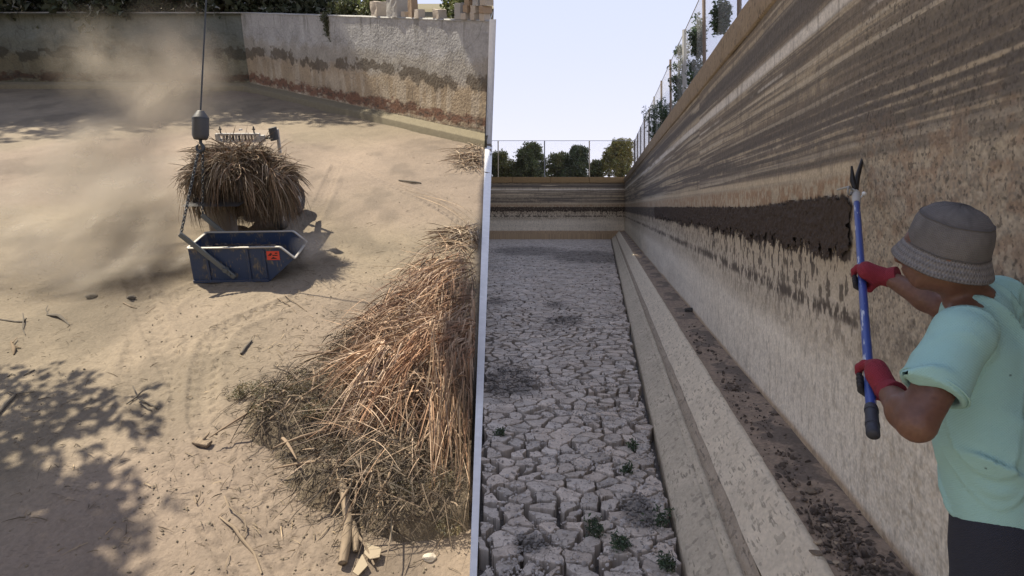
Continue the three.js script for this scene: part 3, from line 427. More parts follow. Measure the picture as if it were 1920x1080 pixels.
[[1238, 980, 'largest green weed tuft on the cracked mud beside the plinth', 0.1, 0.2], [1112, 998, 'green weed tuft between mud plates left of the largest tuft', 0.08, 0.17], [1250, 1062, 'green weed tuft at the bottom edge beside the plinth', 0.09, 0.2], [1178, 886, 'small dark green weed in a crack right of the mud centre', 0.07, 0.16], [938, 815, 'tiny pale weed by the retaining wall on cracked mud', 0.05, 0.12], [1165, 1024, 'small drab weed beside a dark crack near the bottom tufts', 0.06, 0.13], [1188, 838, 'faint green weed farthest up the mud beside the plinth', 0.05, 0.14]].forEach(([u, v, l, h, w], i) => weed(l, onFloor(u, v), h, w, 26 + 8 * (i % 3), [0.05, 0.085, 0.035], 820 + i));

// ------------------------------------------------------------------ fences
const rust = mat([0.17, 0.13, 0.1], 0.8), steel = mat([0.3, 0.3, 0.29], 0.6, { metalness: 0.3 });
function wires(p0, across, up, L, H, pitch, thick) {                // chain link: two sets of slanting wires
  const pos = [], idx = [], n = across.clone().cross(up).normalize(), put = (a, b, off) => { const d = b.clone().sub(a).normalize(), s = d.clone().cross(n).multiplyScalar(thick), k = pos.length / 3, o = n.clone().multiplyScalar(thick); for (const e of [a, b]) for (const q of [s, s.clone().multiplyScalar(-0.5).addScaledVector(n, thick * 0.9), s.clone().multiplyScalar(-0.5).addScaledVector(n, -thick * 0.9)]) { const p = e.clone().add(q).addScaledVector(n, off); pos.push(p.x, p.y, p.z); } for (let i = 0; i < 3; i++) { const j = (i + 1) % 3; idx.push(k + i, k + j, k + 3 + i, k + j, k + 3 + j, k + 3 + i); } };
  for (let x = -H; x < L; x += pitch) for (const dir of [1, -1]) {
    let a0 = Math.max(0, x), a1 = Math.min(L, x + H); if (a1 - a0 < 0.02) continue;
    const y0 = a0 - x, y1 = a1 - x, P = (a, y) => p0.clone().addScaledVector(across, a).addScaledVector(up, dir > 0 ? y : H - y);
    put(P(a0, y0), P(a1, y1), dir * thick * 0.9);
  }
  return geometry(pos, idx);
}
{
  const f = thing('side_fence', 'chain link fence on posts along the top of the basin side wall', 'fence'), X = 2.24, top = -4.9, low = -2.0, ds = []; for (let d = 3.3; d <= 47.2; d += 3.45) ds.push(d);
  ds.forEach((D, i) => { const p = B(X, low, D), lean = 0.03 * (hash(i, 1, 91) - 0.5); const m = mesh('post', tube([p, V(p.x + lean, 3.5, p.z), V(p.x + lean * 2, -top + 0.04, p.z + lean)], i === 4 ? 0.06 : 0.04, 8), i % 3 === 1 ? steel : rust, f); if (i === 5) m.userData.label = 'lichen pale post'; });
  const wm = mat([0.34, 0.34, 0.34], 0.6, { metalness: 0.4 });
  for (let i = 0; i + 1 < ds.length; i++) { const p = B(X, low, ds[i]), q = B(X, low, ds[i + 1]), d = q.clone().sub(p), L = d.length(); d.normalize(); mesh('wire_panel', wires(p, d, V(0, 1, 0), L, low - top, ds[i] < 16 ? 0.08 : 0.12, 0.0013), wm, f); }
  mesh('top_wire', tube([B(X, top, 3.3), B(X, top, 47.2)], 0.012, 5), wm, f);
}
{
  const f = thing('end_fence', 'thin wire fence on slim posts above the far end wall', 'fence'), z = -FAR - 0.7, low = 2.0, top = 5.15, xs = [934, 1021, 1105, 1189].map((u) => (u - MID_X) / FOCAL * (FAR + 0.7)); xs.unshift(xs[0] - 3.6);
  xs.forEach((x, i) => mesh('post', tube([V(x, low, z), V(x, top, z)], 0.045, 7), i % 2 ? mat([0.5, 0.42, 0.3], 0.8) : steel, f));
  const wm = mat([0.3, 0.3, 0.31], 0.6); for (let i = 0; i + 1 < xs.length; i++) mesh('wire_panel', wires(V(xs[i], low, z), V(1, 0, 0), V(0, 1, 0), xs[i + 1] - xs[i], top - low, 0.16, 0.002), wm, f);
  mesh('top_wire', tube([V(xs[0], top, z), V(xs[4], top, z)], 0.02, 5), wm, f);
}
// ------------------------------------------------------------------ trees and weeds above the basin
const bx = (u, d) => (u - MID_X) / FOCAL * d;
tree('small_tree', 'low spreading tree at the left end behind the far fence', 'trees behind the far fence', V(bx(936, 53), 1.6, -53), 3.2, 2.9, 11, { count: 1700, green: [0.27, 0.28, 0.09], bole: 0.25, scale: 0.8 });
tree('small_tree', 'broad round tree second from left behind the far fence', 'trees behind the far fence', V(bx(998, 51), 1.4, -51), 4.1, 3.1, 12, { count: 2600, green: [0.2, 0.235, 0.085], bole: 0.22, scale: 0.8 });
tree('small_tree', 'dark upright tree in the middle behind the far fence', 'trees behind the far fence', V(bx(1082, 51), 1.4, -51), 3.9, 2.5, 13, { count: 2600, green: [0.15, 0.19, 0.075], bole: 0.2, scale: 0.8 });
tree('small_tree', 'yellowish tree in the corner beside the side fence', 'trees behind the far fence', V(bx(1162, 50), 1.5, -50), 4.2, 2.8, 14, { count: 2100, green: [0.33, 0.32, 0.09], bole: 0.25, scale: 0.8 });
[[1040, 3.0, 2.4], [1118, 2.4, 1.6], [975, 2.3, 2.0], [1062, 2.2, 2]].forEach(([u, h, w], i) => tree('bush', ['leafy bush between the two round far trees', 'sparse pale bush between the dark tree and corner tree', 'low bush left of the broad round tree', 'low bush at the foot of the dark upright tree'][i], 'bushes behind the far fence', V(bx(u, 52), 1.6, -52), h, w, 30 + i, { count: 900, green: [0.24, 0.26, 0.09], bole: 0.15, lumps: 6, category: 'bush' }));
[[1352, 92, 15, 'tallest climbing weed on the side fence near the thick post', 1.15, 0.32], [1372, 40, 12.2, 'small climbing weed right of the tallest one on the fence', 0.7, 0.3], [1301, 172, 15.6, 'spreading weed at the fence foot left of the climbing weeds', 1.3, 0.6], [1277, 200, 19, 'weed wound round a fence post midway along the wall', 2.2, 0.7], [1256, 232, 22, 'bushy weed on the coping halfway along the side fence', 1.4, 1.2], [1236, 262, 27, 'farthest green weed on the side wall coping', 1.9, 1.2]].forEach(([u, v, d, l, h, w], i) => { const p = B(2.1, 0, d); p.y = 1.95; const q = B(WALL + 0.4, 0, d); q.y = (MID_Y - v) / FOCAL * d; p.y = Math.max(p.y, q.y - 0.2); weed(l, V(q.x + 0.35, p.y, -d), h, w, 260, [0.035, 0.07, 0.03], 850 + i, 'weed'); });
// ------------------------------------------------------------------ flakes and crumbs on the ledge
{
  const r = rng(99), kinds = [...Array(6)].map((_, k) => { const n = 6 + (k % 3), pts = []; for (let i = 0; i < n; i++) { const a = i / n * 6.28 + 0.5 * hash(i, k, 5), q = 0.6 + 0.5 * hash(i, k, 6); pts.push(new THREE.Vector2(Math.cos(a) * q, Math.sin(a) * q * 0.65)); } const g = new THREE.ExtrudeGeometry(new THREE.Shape(pts), { depth: 0.16, bevelEnabled: true, bevelSize: 0.06, bevelThickness: 0.05, bevelSegments: 1, steps: 1 }); g.rotateX(-Math.PI / 2); return g; });
  const fm = [mat([0.3, 0.235, 0.17], 0.95, { bumpMap: concreteTex.bump, bumpScale: 0.01 }), mat([0.2, 0.17, 0.14], 0.95, { bumpMap: concreteTex.bump, bumpScale: 0.01 }), mat([0.38, 0.3, 0.21], 0.95)];
  const spots = [[1519, 920, 0.05], [1544, 972, 0.035], [1534, 1015, 0.04], [1530, 1036, 0.04], [1525, 866, 0.025], [1548, 985, 0.03], [1536, 918, 0.04], [1556, 1053, 0.02], [1566, 1054, 0.022], [1580, 1060, 0.03], [1628, 1040, 0.03], [1645, 1058, 0.035], [1596, 988, 0.03], [1610, 1015, 0.034], [1570, 1018, 0.028], [1660, 1070, 0.03]];
  spots.forEach(([u, v, s], i) => { const d = LEDGE * FOCAL / (v - MID_Y), p = ray(u, v).multiplyScalar(d); const m = mesh('mortar_flake', kinds[i % 6], fm[i % 3]); m.position.set(p.x, -LEDGE - 0.004, p.z); m.scale.setScalar(s); m.rotation.set(0.2 * (r() - 0.5), r() * 6, 0.2 * (r() - 0.5)); tag(m, 'flat flake of scraped crust lying on the dirty ledge', 'flake', 'scraped flakes on the ledge'); });
  const cg = new THREE.IcosahedronGeometry(1, 0), N = 4200, im = lit(new THREE.InstancedMesh(cg, mat([0.14, 0.115, 0.095], 1), N)), m4 = new THREE.Matrix4(), q4 = new THREE.Quaternion(), cc = new THREE.Color();
  for (let i = 0; i < N; i++) { let D, X; do { D = 1.6 + 9 * r() * r(); X = 1.17 + 0.37 * Math.pow(r(), 0.6); } while (r() > (D < 3.8 ? 1 : 0.16 + 0.6 * smooth(0.55, 0.65, fbm(X * 5, D * 3, 3, 95)))); const s = 0.003 + 0.013 * Math.pow(r(), 2.5), p = B(X, 1.857 - s * 0.5, D); q4.setFromEuler(new THREE.Euler(r() * 6, r() * 6, r() * 6)); m4.compose(p, q4, V(s * (1 + 1.4 * r()), s * 0.7, s * (1 + r()))); im.setMatrixAt(i, m4); const k = 0.5 + 1.3 * r() * r(); cc.setRGB(k * 1.05, k, k * 0.95); im.setColorAt(i, cc); }
  im.name = 'crust_crumbs'; im.userData.kind = 'stuff'; im.userData.label = 'crumbs of scraped crust strewn over the ledge'; scene.add(im);
  const st = mesh('dark_clod', (() => { const g = new THREE.IcosahedronGeometry(0.05, 2), p = g.attributes.position; for (let i = 0; i < p.count; i++) { const x = p.getX(i), y = p.getY(i), z = p.getZ(i), k = 0.7 + 0.6 * noise3(x * 40, y * 40, z * 40); p.setXYZ(i, x * k * 1.3, y * k * 0.75, z * k); } g.computeVertexNormals(); return g; })(), mat([0.05, 0.045, 0.04], 1)); { const d = 1.82 * FOCAL / (582 - MID_Y), p = ray(1292, 582).multiplyScalar(d); st.position.copy(p); st.scale.setScalar(1.3); tag(st, 'dark lump lying alone halfway along the ledge', 'clod'); }
}

// ------------------------------------------------------------------ worker scraping the wall
function sdfMesh(f, lo, hi, cell) {                                 // surface nets over a distance field
  const nx = Math.ceil((hi.x - lo.x) / cell) + 1, ny = Math.ceil((hi.y - lo.y) / cell) + 1, nz = Math.ceil((hi.z - lo.z) / cell) + 1, F = new Float32Array(nx * ny * nz), id = (i, j, k) => (k * ny + j) * nx + i, p = V(0, 0, 0);
  for (let k = 0; k < nz; k++) for (let j = 0; j < ny; j++) for (let i = 0; i < nx; i++) F[id(i, j, k)] = f(p.set(lo.x + i * cell, lo.y + j * cell, lo.z + k * cell));
  const at = new Int32Array(nx * ny * nz).fill(-1), pos = [], idx = [];
  for (let k = 0; k + 1 < nz; k++) for (let j = 0; j + 1 < ny; j++) for (let i = 0; i + 1 < nx; i++) {
    let n = 0, x = 0, y = 0, z = 0, neg = 0; const c = (a, b, d) => F[id(i + a, j + b, k + d)];
    for (let q = 0; q < 8; q++) if (c(q & 1, (q >> 1) & 1, q >> 2) < 0) neg++;
    if (!neg || neg === 8) continue;
    for (const [a, b] of EDGES) { const fa = c(a & 1, (a >> 1) & 1, a >> 2), fb = c(b & 1, (b >> 1) & 1, b >> 2); if ((fa < 0) !== (fb < 0)) { const t = fa / (fa - fb); x += lerp(a & 1, b & 1, t); y += lerp((a >> 1) & 1, (b >> 1) & 1, t); z += lerp(a >> 2, b >> 2, t); n++; } }
    at[id(i, j, k)] = pos.length / 3; pos.push(lo.x + (i + x / n) * cell, lo.y + (j + y / n) * cell, lo.z + (k + z / n) * cell);
  }
  const quad = (a, b, c, d, s) => { if (a < 0 || b < 0 || c < 0 || d < 0) return; s ? idx.push(a, b, c, a, c, d) : idx.push(a, c, b, a, d, c); };
  for (let k = 1; k + 1 < nz; k++) for (let j = 1; j + 1 < ny; j++) for (let i = 1; i + 1 < nx; i++) {
    const f0 = F[id(i, j, k)] < 0;
    if (f0 !== F[id(i + 1, j, k)] < 0) quad(at[id(i, j - 1, k - 1)], at[id(i, j, k - 1)], at[id(i, j, k)], at[id(i, j - 1, k)], f0);
    if (f0 !== F[id(i, j + 1, k)] < 0) quad(at[id(i - 1, j, k - 1)], at[id(i - 1, j, k)], at[id(i, j, k)], at[id(i, j, k - 1)], f0);
    if (f0 !== F[id(i, j, k + 1)] < 0) quad(at[id(i - 1, j - 1, k)], at[id(i, j - 1, k)], at[id(i, j, k)], at[id(i - 1, j, k)], f0);
  }
  const nor = [], e = cell * 0.5, q = V(0, 0, 0), n3 = V(0, 0, 0);
  for (let i = 0; i < pos.length; i += 3) { const g = (a, b, c) => f(q.set(pos[i] + a, pos[i + 1] + b, pos[i + 2] + c)); n3.set(g(e, 0, 0) - g(-e, 0, 0), g(0, e, 0) - g(0, -e, 0), g(0, 0, e) - g(0, 0, -e)).normalize(); nor.push(n3.x, n3.y, n3.z); }
  const g = new THREE.BufferGeometry(); g.setAttribute('position', new THREE.Float32BufferAttribute(pos, 3)); g.setAttribute('normal', new THREE.Float32BufferAttribute(nor, 3)); g.setIndex(idx);
  const uv = []; for (let i = 0; i < pos.length; i += 3) uv.push(pos[i] * 0.8 + pos[i + 2] * 0.6, pos[i + 1]); g.setAttribute('uv', new THREE.Float32BufferAttribute(uv, 2)); return g;
}
const EDGES = [[0, 1], [2, 3], [4, 5], [6, 7], [0, 2], [1, 3], [4, 6], [5, 7], [0, 4], [1, 5], [2, 6], [3, 7]];
const smin = (a, b, k) => { const h = clamp(0.5 + 0.5 * (b - a) / k, 0, 1); return lerp(b, a, h) - k * h * (1 - h); };
const smax = (a, b, k) => -smin(-a, -b, k);
const _pa = V(0, 0, 0), _ba = V(0, 0, 0);
function cone(p, a, b, ra, rb) { _pa.subVectors(p, a); _ba.subVectors(b, a); const h = clamp(_pa.dot(_ba) / (_ba.lengthSq() + 1e-9), 0, 1); return _pa.addScaledVector(_ba, -h).length() - lerp(ra, rb, h); }

const AX = V(-0.62, 0, 0.78).normalize(), FW = V(-0.78, 0, -0.62).normalize();   // shoulder line towards his left, and the way he faces
function flatCone(p, a, b, ra, rb, wide) {                           // a cone wider along the shoulder line
  _pa.subVectors(p, a); let s = _pa.dot(AX); _pa.addScaledVector(AX, s / wide - s); _ba.subVectors(b, a); s = _ba.dot(AX); _ba.addScaledVector(AX, s / wide - s);
  const h = clamp(_pa.dot(_ba) / _ba.lengthSq(), 0, 1); return (_pa.addScaledVector(_ba, -h).length() - lerp(ra, rb, h)) * 1.1;
}
const J = { head: B(1.077, 0.15, 1.93), nape: B(1.11, 0.23, 1.94), neck: B(1.175, 0.315, 1.955), lsh: B(1.05, 0.375, 1.80), lel: B(0.868, 0.602, 1.71), lwr: B(0.888, 0.578, 1.925), rsh: B(1.345, 0.315, 2.09), rel: B(1.285, 0.38, 2.315), rwr: B(1.172, 0.292, 2.535), chest: B(1.20, 0.46, 1.96), belly: B(1.215, 0.73, 1.95), hip: B(1.265, 0.96, 1.955), lhip: B(1.2, 1.0, 1.88), rhip: B(1.34, 1.0, 2.03), lkn: B(1.19, 1.42, 1.92), rkn: B(1.36, 1.42, 2.1), lan: B(1.25, 1.77, 1.86), ran: B(1.41, 1.77, 2.05) };
const POLE0 = B(0.789, 0.668, 1.8), POLE1 = B(1.436, -0.085, 3.5), poleAt = (s) => POLE0.clone().lerp(POLE1, s), PDIR = POLE1.clone().sub(POLE0).normalize();
const man = thing('person', 'worker in mint t-shirt, grey bucket hat and red gloves scraping the wall', 'person');
{
  const HF = V(-0.74, 0.12, -0.66).normalize(), hd = (f, u, s = 0) => J.head.clone().addScaledVector(HF, f).add(V(0, u, 0)).addScaledVector(AX, s);
  const chin = hd(0.065, -0.085), nose0 = hd(0.1, 0.0), nose1 = hd(0.128, -0.035), jawB = hd(-0.01, -0.06), ears = [hd(-0.01, -0.01, 0.088), hd(-0.01, -0.01, -0.088)], eyes = [hd(0.108, 0.012, 0.034), hd(0.108, 0.012, -0.034)], lips = hd(0.108, -0.07);
  const skinF = (p) => {
    let d = cone(p, hd0a, hd0b, 0.09, 0.087); d = smin(d, cone(p, jawB, chin, 0.062, 0.04), 0.04); d = smin(d, cone(p, nose0, nose1, 0.011, 0.017), 0.015); d = smin(d, cone(p, lips, lips, 0.016, 0.016), 0.02);
    for (const e of ears) d = smin(d, cone(p, e, e, 0.024, 0.024), 0.012); for (const e of eyes) d = smax(d, -cone(p, e, e, 0.012, 0.012), 0.01);
    d = smin(d, cone(p, J.nape, J.neck, 0.058, 0.063), 0.03);
    d = smin(d, flatCone(p, J.chest, J.belly, 0.1, 0.125, 1.35), 0.05); d = smin(d, flatCone(p, J.belly, J.hip, 0.125, 0.12, 1.35), 0.05);
    for (const [a, b, c, e] of [[J.lsh, J.lel, J.lwr, J.lfm], [J.rsh, J.rel, J.rwr, J.rfm]]) { d = smin(d, cone(p, J.neck, a, 0.06, 0.058), 0.04); d = smin(d, cone(p, a, b, 0.06, 0.05), 0.03); d = smin(d, cone(p, b, e, 0.047, 0.052), 0.02); d = smin(d, cone(p, e, c, 0.052, 0.03), 0.02); }
    for (const [a, b, c] of [[J.lhip, J.lkn, J.lan], [J.rhip, J.rkn, J.ran]]) { d = smin(d, cone(p, a, b, 0.085, 0.056), 0.04); d = smin(d, cone(p, b, c, 0.058, 0.036), 0.02); }
    return d;
  };
  const hd0a = hd(-0.02, 0.01), hd0b = hd(0.03, 0.02); J.lfm = J.lel.clone().lerp(J.lwr, 0.3); J.rfm = J.rel.clone().lerp(J.rwr, 0.3);
  const skinTex = texture(512, 512, (u, v, o) => { const n = fbm(u * 9, v * 9, 4, 941, 9, 9), p = fbm(u * 120, v * 120, 2, 943, 120, 120), k = 0.85 + 0.5 * (n - 0.5) + 0.3 * (p - 0.5); o[0] = 0.165 * k; o[1] = 0.08 * k * (1 + 0.2 * (n - 0.5)); o[2] = 0.052 * k; o[3] = p; });
  const skin = new THREE.MeshPhysicalMaterial({ roughness: 0.52, sheen: 0.2, map: skinTex.map, bumpMap: skinTex.bump, bumpScale: 0.0012 });
  mesh('body', sdfMesh(skinF, B(0.72, 1.95, 1.55).setZ(-2.72), V(1.95, 0.13, -1.5), 0.011), skin, man);
  // shirt
  const ridge = (x) => { const t = Math.abs((((x % 1) + 1) % 1) - 0.5) * 2; return 1 - t * t * (3 - 2 * t); };
  const fold = (p) => {                                             // creases: drag lines from the armpit, rolls above the hem
    const s = p.dot(AX), y = p.y, f = p.dot(FW), w1 = noise3(s * 4, y * 4, f * 4), w2 = noise3(s * 7 + 5, y * 5, f * 7), w3 = noise3(s * 3 + 9, y * 3, f * 3 + 2);
    return -0.013 * Math.pow(ridge(y * 4.2 + s * 2.2 + 1.9 * w1), 3) * smooth(0.52, 0.74, w2) * smooth(-0.6, -0.85, y) - 0.02 * Math.pow(ridge((y * 0.6 - s * 0.9) * 7 + 1.8 * w3), 6) * smooth(0.45, 0.66, w1) - 0.005 * Math.pow(ridge((y * 0.5 + s * 1.2) * 13 + 1.5 * w2), 4) * smooth(0.45, 0.65, w3) + 0.014 * (w2 - 0.5);
  };
  const lhem = J.lsh.clone().lerp(J.lel, 0.66), rhem = J.rsh.clone().lerp(J.rel, 0.6), la = J.lel.clone().sub(J.lsh).normalize(), ra = J.rel.clone().sub(J.rsh).normalize();
  const sleeve = (p, sh, hem, ax, r0, r1) => smax(cone(p, sh, hem.clone().addScaledVector(ax, 0.1), r0, r1 + 0.01), _pa.subVectors(p, hem).dot(ax) - 0.0, 0.006);
  const shirtF = (p) => {
    let t = flatCone(p, J.chest, J.belly, 0.116, 0.138, 1.36); t = smin(t, flatCone(p, J.belly, HEMC, 0.138, 0.152, 1.36), 0.04); t = smin(t, cone(p, NK2, J.lsh, 0.06, 0.07), 0.06); t = smin(t, cone(p, NK2, J.rsh, 0.062, 0.07), 0.08); t = smin(t, cone(p, NK2, J.chest, 0.075, 0.1), 0.06);
    t = smin(t, sleeve(p, J.lsh, lhem, la, 0.076, 0.08), 0.035); t = smin(t, sleeve(p, J.rsh, rhem, ra, 0.076, 0.08), 0.035);
    t = smax(t, -cone(p, lIn, lOut, 0.058, 0.074), 0.006); t = smax(t, -cone(p, rIn, rOut, 0.058, 0.074), 0.006); t += fold(p); t = smax(t, (HEM_Y - p.y) + 0.012 * Math.sin(p.dot(AX) * 14), 0.008);
    return smax(t, -cone(p, J.nape, J.neck, 0.06, 0.067), 0.008);
  };
  const lIn = lhem.clone().addScaledVector(la, -0.05), lOut = lhem.clone().addScaledVector(la, 0.08), rIn = rhem.clone().addScaledVector(ra, -0.05), rOut = rhem.clone().addScaledVector(ra, 0.08);
  const NK2 = B(1.185, 0.335, 1.96);
  const HEMC = B(1.275, 1.06, 1.96), HEM_Y = -0.962;
  const cloth = texture(512, 512, (u, v, o) => { const w = ((u * 256) | 0) % 2 ^ ((v * 256) | 0) % 2, n = fbm(u * 8, v * 8, 4, 901, 8, 8), spk = hash((u * 170) | 0, (v * 170) | 0, 3) > 0.9996 ? 0.4 : 1, k = (0.95 + 0.1 * (n - 0.5)) * spk; o[0] = 0.31 * k; o[1] = 0.52 * k; o[2] = 0.495 * k; o[3] = 0.6 * n + 0.4 * w; });
  const shirtM = new THREE.MeshPhysicalMaterial({ roughness: 0.9, sheen: 0.4, sheenRoughness: 0.6, map: cloth.map, bumpMap: cloth.bump, bumpScale: 0.002 });
  const shirt = mesh('t_shirt', sdfMesh(shirtF, V(1.1, -1.01, -2.45), V(2.0, -0.17, -1.58), 0.0095), shirtM, man);
  const loop = (c, ax, r, n = 40, wob = 0) => { const a = Math.abs(ax.y) > 0.9 ? V(1, 0, 0) : V(0, 1, 0), u = a.clone().cross(ax).normalize(), w = ax.clone().cross(u), pts = []; for (let i = 0; i <= n; i++) { const t = i / n * Math.PI * 2; pts.push(c.clone().addScaledVector(u, Math.cos(t) * r).addScaledVector(w, Math.sin(t) * r)); } return pts; };
  const nk = J.nape.clone().sub(J.neck).normalize(), collar = mesh('collar', tube(loop(J.neck.clone().lerp(J.nape, 0.12), nk.clone(), 0.074, 44), 0.0075, 7), shirtM, shirt);
  mesh('sleeve_hem', tube(loop(lhem.clone().addScaledVector(la, -0.014), la, 0.0865, 44), 0.0035, 6), shirtM, shirt);
  // shorts
  const navy = mat([0.022, 0.024, 0.036], 0.95, { bumpMap: cloth.bump, bumpScale: 0.003 });
  const shortsF = (p) => { let d = flatCone(p, J.hip, B(1.27, 1.06, 1.955), 0.135, 0.14, 1.38); d = smin(d, cone(p, J.lhip, J.lkn, 0.11, 0.1), 0.05); d = smin(d, cone(p, J.rhip, J.rkn, 0.11, 0.1), 0.05); d += 0.01 * (noise3(p.x * 11, p.y * 6, p.z * 11) - 0.5); return smax(d, -1.3 - p.y, 0.008); };
  mesh('shorts', sdfMesh(shortsF, V(1.25, -1.34, -2.35), V(1.95, -0.8, -1.6), 0.012), navy, man);
  for (const [a, dx] of [[J.lan, 0], [J.ran, 0]]) { const toe = a.clone().add(V(-0.11, -0.035, -0.1)), heel = a.clone().add(V(0.03, -0.035, 0.02)); mesh('boot', sdfMesh((p) => smax(smin(cone(p, heel, toe, 0.045, 0.042), cone(p, heel, a.clone().add(V(0, 0.06, 0)), 0.045, 0.045), 0.03), -1.856 - p.y + 0.002, 0.004), a.clone().add(V(-0.2, -0.1, -0.2)), a.clone().add(V(0.14, 0.14, 0.12)), 0.01), mat([0.04, 0.035, 0.03], 0.7), man); }
  // gloves
  const red = mat([0.21, 0.016, 0.03], 0.85, { bumpMap: cloth.bump, bumpScale: 0.004 }), grip = mat([0.022, 0.02, 0.022], 0.8, { bumpMap: plasterTex.bump, bumpScale: 0.004 });
  const glove = (c, wr, toEye, side) => {
    const n = toEye.clone().addScaledVector(PDIR, -toEye.dot(PDIR)).normalize(), l = PDIR.clone().cross(n).multiplyScalar(side).normalize(), R = 0.030, P = (phi, along, rad = R) => c.clone().addScaledVector(n, Math.cos(phi) * rad).addScaledVector(l, Math.sin(phi) * rad).addScaledVector(PDIR, along);
    const fingers = [0.036, 0.0125, -0.0115, -0.034].map((al, i) => [0.35, 1.15, 2.0, 2.9, 3.5].map((ph, k) => P(ph + 0.05 * i, al * (1 - 0.02 * k), [0.047, 0.038, R, R - 0.001, R - 0.002][k]))), fr = [0.0115, 0.0122, 0.012, 0.0105];
    const thumb = [[-0.9, 0.03, 0.044], [-1.5, 0.048, 0.036], [-2.2, 0.055, 0.031], [-2.9, 0.05, 0.03]].map(([ph, al, rd]) => P(ph, al, rd)), palmA = P(0.15, 0.028, 0.043), palmB = P(0.15, -0.028, 0.043), heelA = P(-0.75, 0.016, 0.052), heelB = P(-0.75, -0.022, 0.05), cuff = wr.clone();
    const back = (p) => { let d = smin(cone(p, palmA, palmB, 0.02, 0.02), cone(p, heelA, heelB, 0.022, 0.022), 0.025); d = smin(d, cone(p, palmA, heelB, 0.02, 0.02), 0.02); d = smin(d, cone(p, heelA.clone().lerp(heelB, 0.5), cuff, 0.031, 0.038), 0.03); d = smin(d, cone(p, thumb[0], thumb[1], 0.017, 0.0145), 0.02); d = smin(d, cone(p, thumb[1], thumb[2], 0.0145, 0.0135), 0.006); d = smin(d, cone(p, thumb[2], thumb[3], 0.0135, 0.011), 0.006); let fd = 9; fingers.forEach((f, i) => { let q = cone(p, f[0], f[1], fr[i] + 0.002, fr[i] + 0.001); q = smin(q, cone(p, f[1], f[2], fr[i] + 0.001, fr[i]), 0.004); fd = Math.min(fd, q); }); d = smin(d, fd, 0.008); return smax(d, -cone(p, POLE0, POLE1, 0.0165, 0.0165), 0.002); };
    const tips = (p) => { let fd = 9; fingers.forEach((f, i) => { let q = cone(p, f[2], f[3], fr[i] + 0.001, fr[i] - 0.0005); q = smin(q, cone(p, f[3], f[4], fr[i] - 0.0005, fr[i] - 0.0015), 0.004); fd = Math.min(fd, q); }); return fd; };
    const lo = c.clone().min(wr).subScalar(0.09), hi = c.clone().max(wr).addScalar(0.09), g = mesh('work_glove', sdfMesh((p) => back(p) + 0.002 * (noise3(p.x * 70, p.y * 70, p.z * 70) - 0.5), lo, hi, 0.0042), red, man);
    mesh('rubber_fingers', sdfMesh(tips, lo, hi, 0.0036), grip, g);
    const cd = wr.clone().sub(c).normalize(); mesh('knit_cuff', tube([wr.clone().addScaledVector(cd, -0.012), wr.clone().addScaledVector(cd, 0.012), wr.clone().addScaledVector(cd, 0.034), wr.clone().addScaledVector(cd, 0.04)], [0.037, 0.041, 0.043, 0.041], 18), red, g);
  };
  const lc = poleAt(0.125), rc = poleAt(0.475);
  glove(lc, J.lwr, V(0.35, 0.1, 1), 1); glove(rc, J.rwr, V(0.45, 0.25, 0.9), 1);
  // hat
  const hat = new THREE.Group(); hat.name = 'bucket_hat'; man.add(hat); hat.position.copy(B(1.078, 0.128, 1.93)); hat.rotation.set(0.36, 0, -0.07, 'ZXY'); hat.scale.setScalar(0.9);
  const denim = texture(1024, 256, (u, v, o) => { const w = Math.sin(u * 6.283 * 150) * 0.5 + Math.sin(v * 6.283 * 40) * 0.5, n = fbm(u * 26, v * 7, 4, 911, 26, 7), k = 0.85 + 0.5 * (n - 0.5) + 0.1 * w; o[0] = 0.15 * k; o[1] = 0.142 * k; o[2] = 0.14 * k; o[3] = 0.5 * n + 0.25 * w; });
  const check = texture(1024, 128, (u, v, o) => { const a = Math.sin(u * 6.283 * 90), b = Math.sin(v * 6.283 * 9), k = 0.85 + 0.3 * (vnoise(u * 200, v * 18, 913, 200, 18) - 0.5) + 0.16 * a * b + 0.12 * b; o[0] = 0.195 * k; o[1] = 0.185 * k; o[2] = 0.182 * k; o[3] = 0.5 + 0.3 * a * b + 0.2 * b; });
  const hm = mat([1, 1, 1], 0.97, { map: denim.map, bumpMap: denim.bump, bumpScale: 0.004 }), bm = mat([1, 1, 1], 0.97, { map: check.map, bumpMap: check.bump, bumpScale: 0.005, side: THREE.DoubleSide }), seamM = mat([0.09, 0.082, 0.078], 0.95);
  const lathe = (prof, wob) => { const g = new THREE.LatheGeometry(prof.map(([x, y]) => new THREE.Vector2(x, y)), 72), p = g.attributes.position; for (let i = 0; i < p.count; i++) { const x = p.getX(i), y = p.getY(i), z = p.getZ(i), a = Math.atan2(z, x), k = 1 + wob * (noise3(Math.cos(a) * 2.4 + 4, y * 22, Math.sin(a) * 2.4) - 0.5); p.setXYZ(i, x * k, y + 0.01 * wob * 10 * (noise3(Math.cos(a) * 2, 5, Math.sin(a) * 2) - 0.5), z * k * 1.08); } g.computeVertexNormals(); return g; };
  mesh('crown', lathe([[0.123, 0], [0.1225, 0.02], [0.12, 0.05], [0.115, 0.08], [0.107, 0.104], [0.103, 0.11], [0.098, 0.116], [0.08, 0.136], [0.055, 0.15], [0.025, 0.158], [0.0005, 0.16]], 0.06), hm, hat);
  mesh('brim', lathe([[0.121, 0.004], [0.126, -0.004], [0.134, -0.02], [0.143, -0.04], [0.151, -0.058], [0.1525, -0.062], [0.151, -0.064], [0.141, -0.043], [0.13, -0.018], [0.119, -0.002]], 0.07), bm, hat);
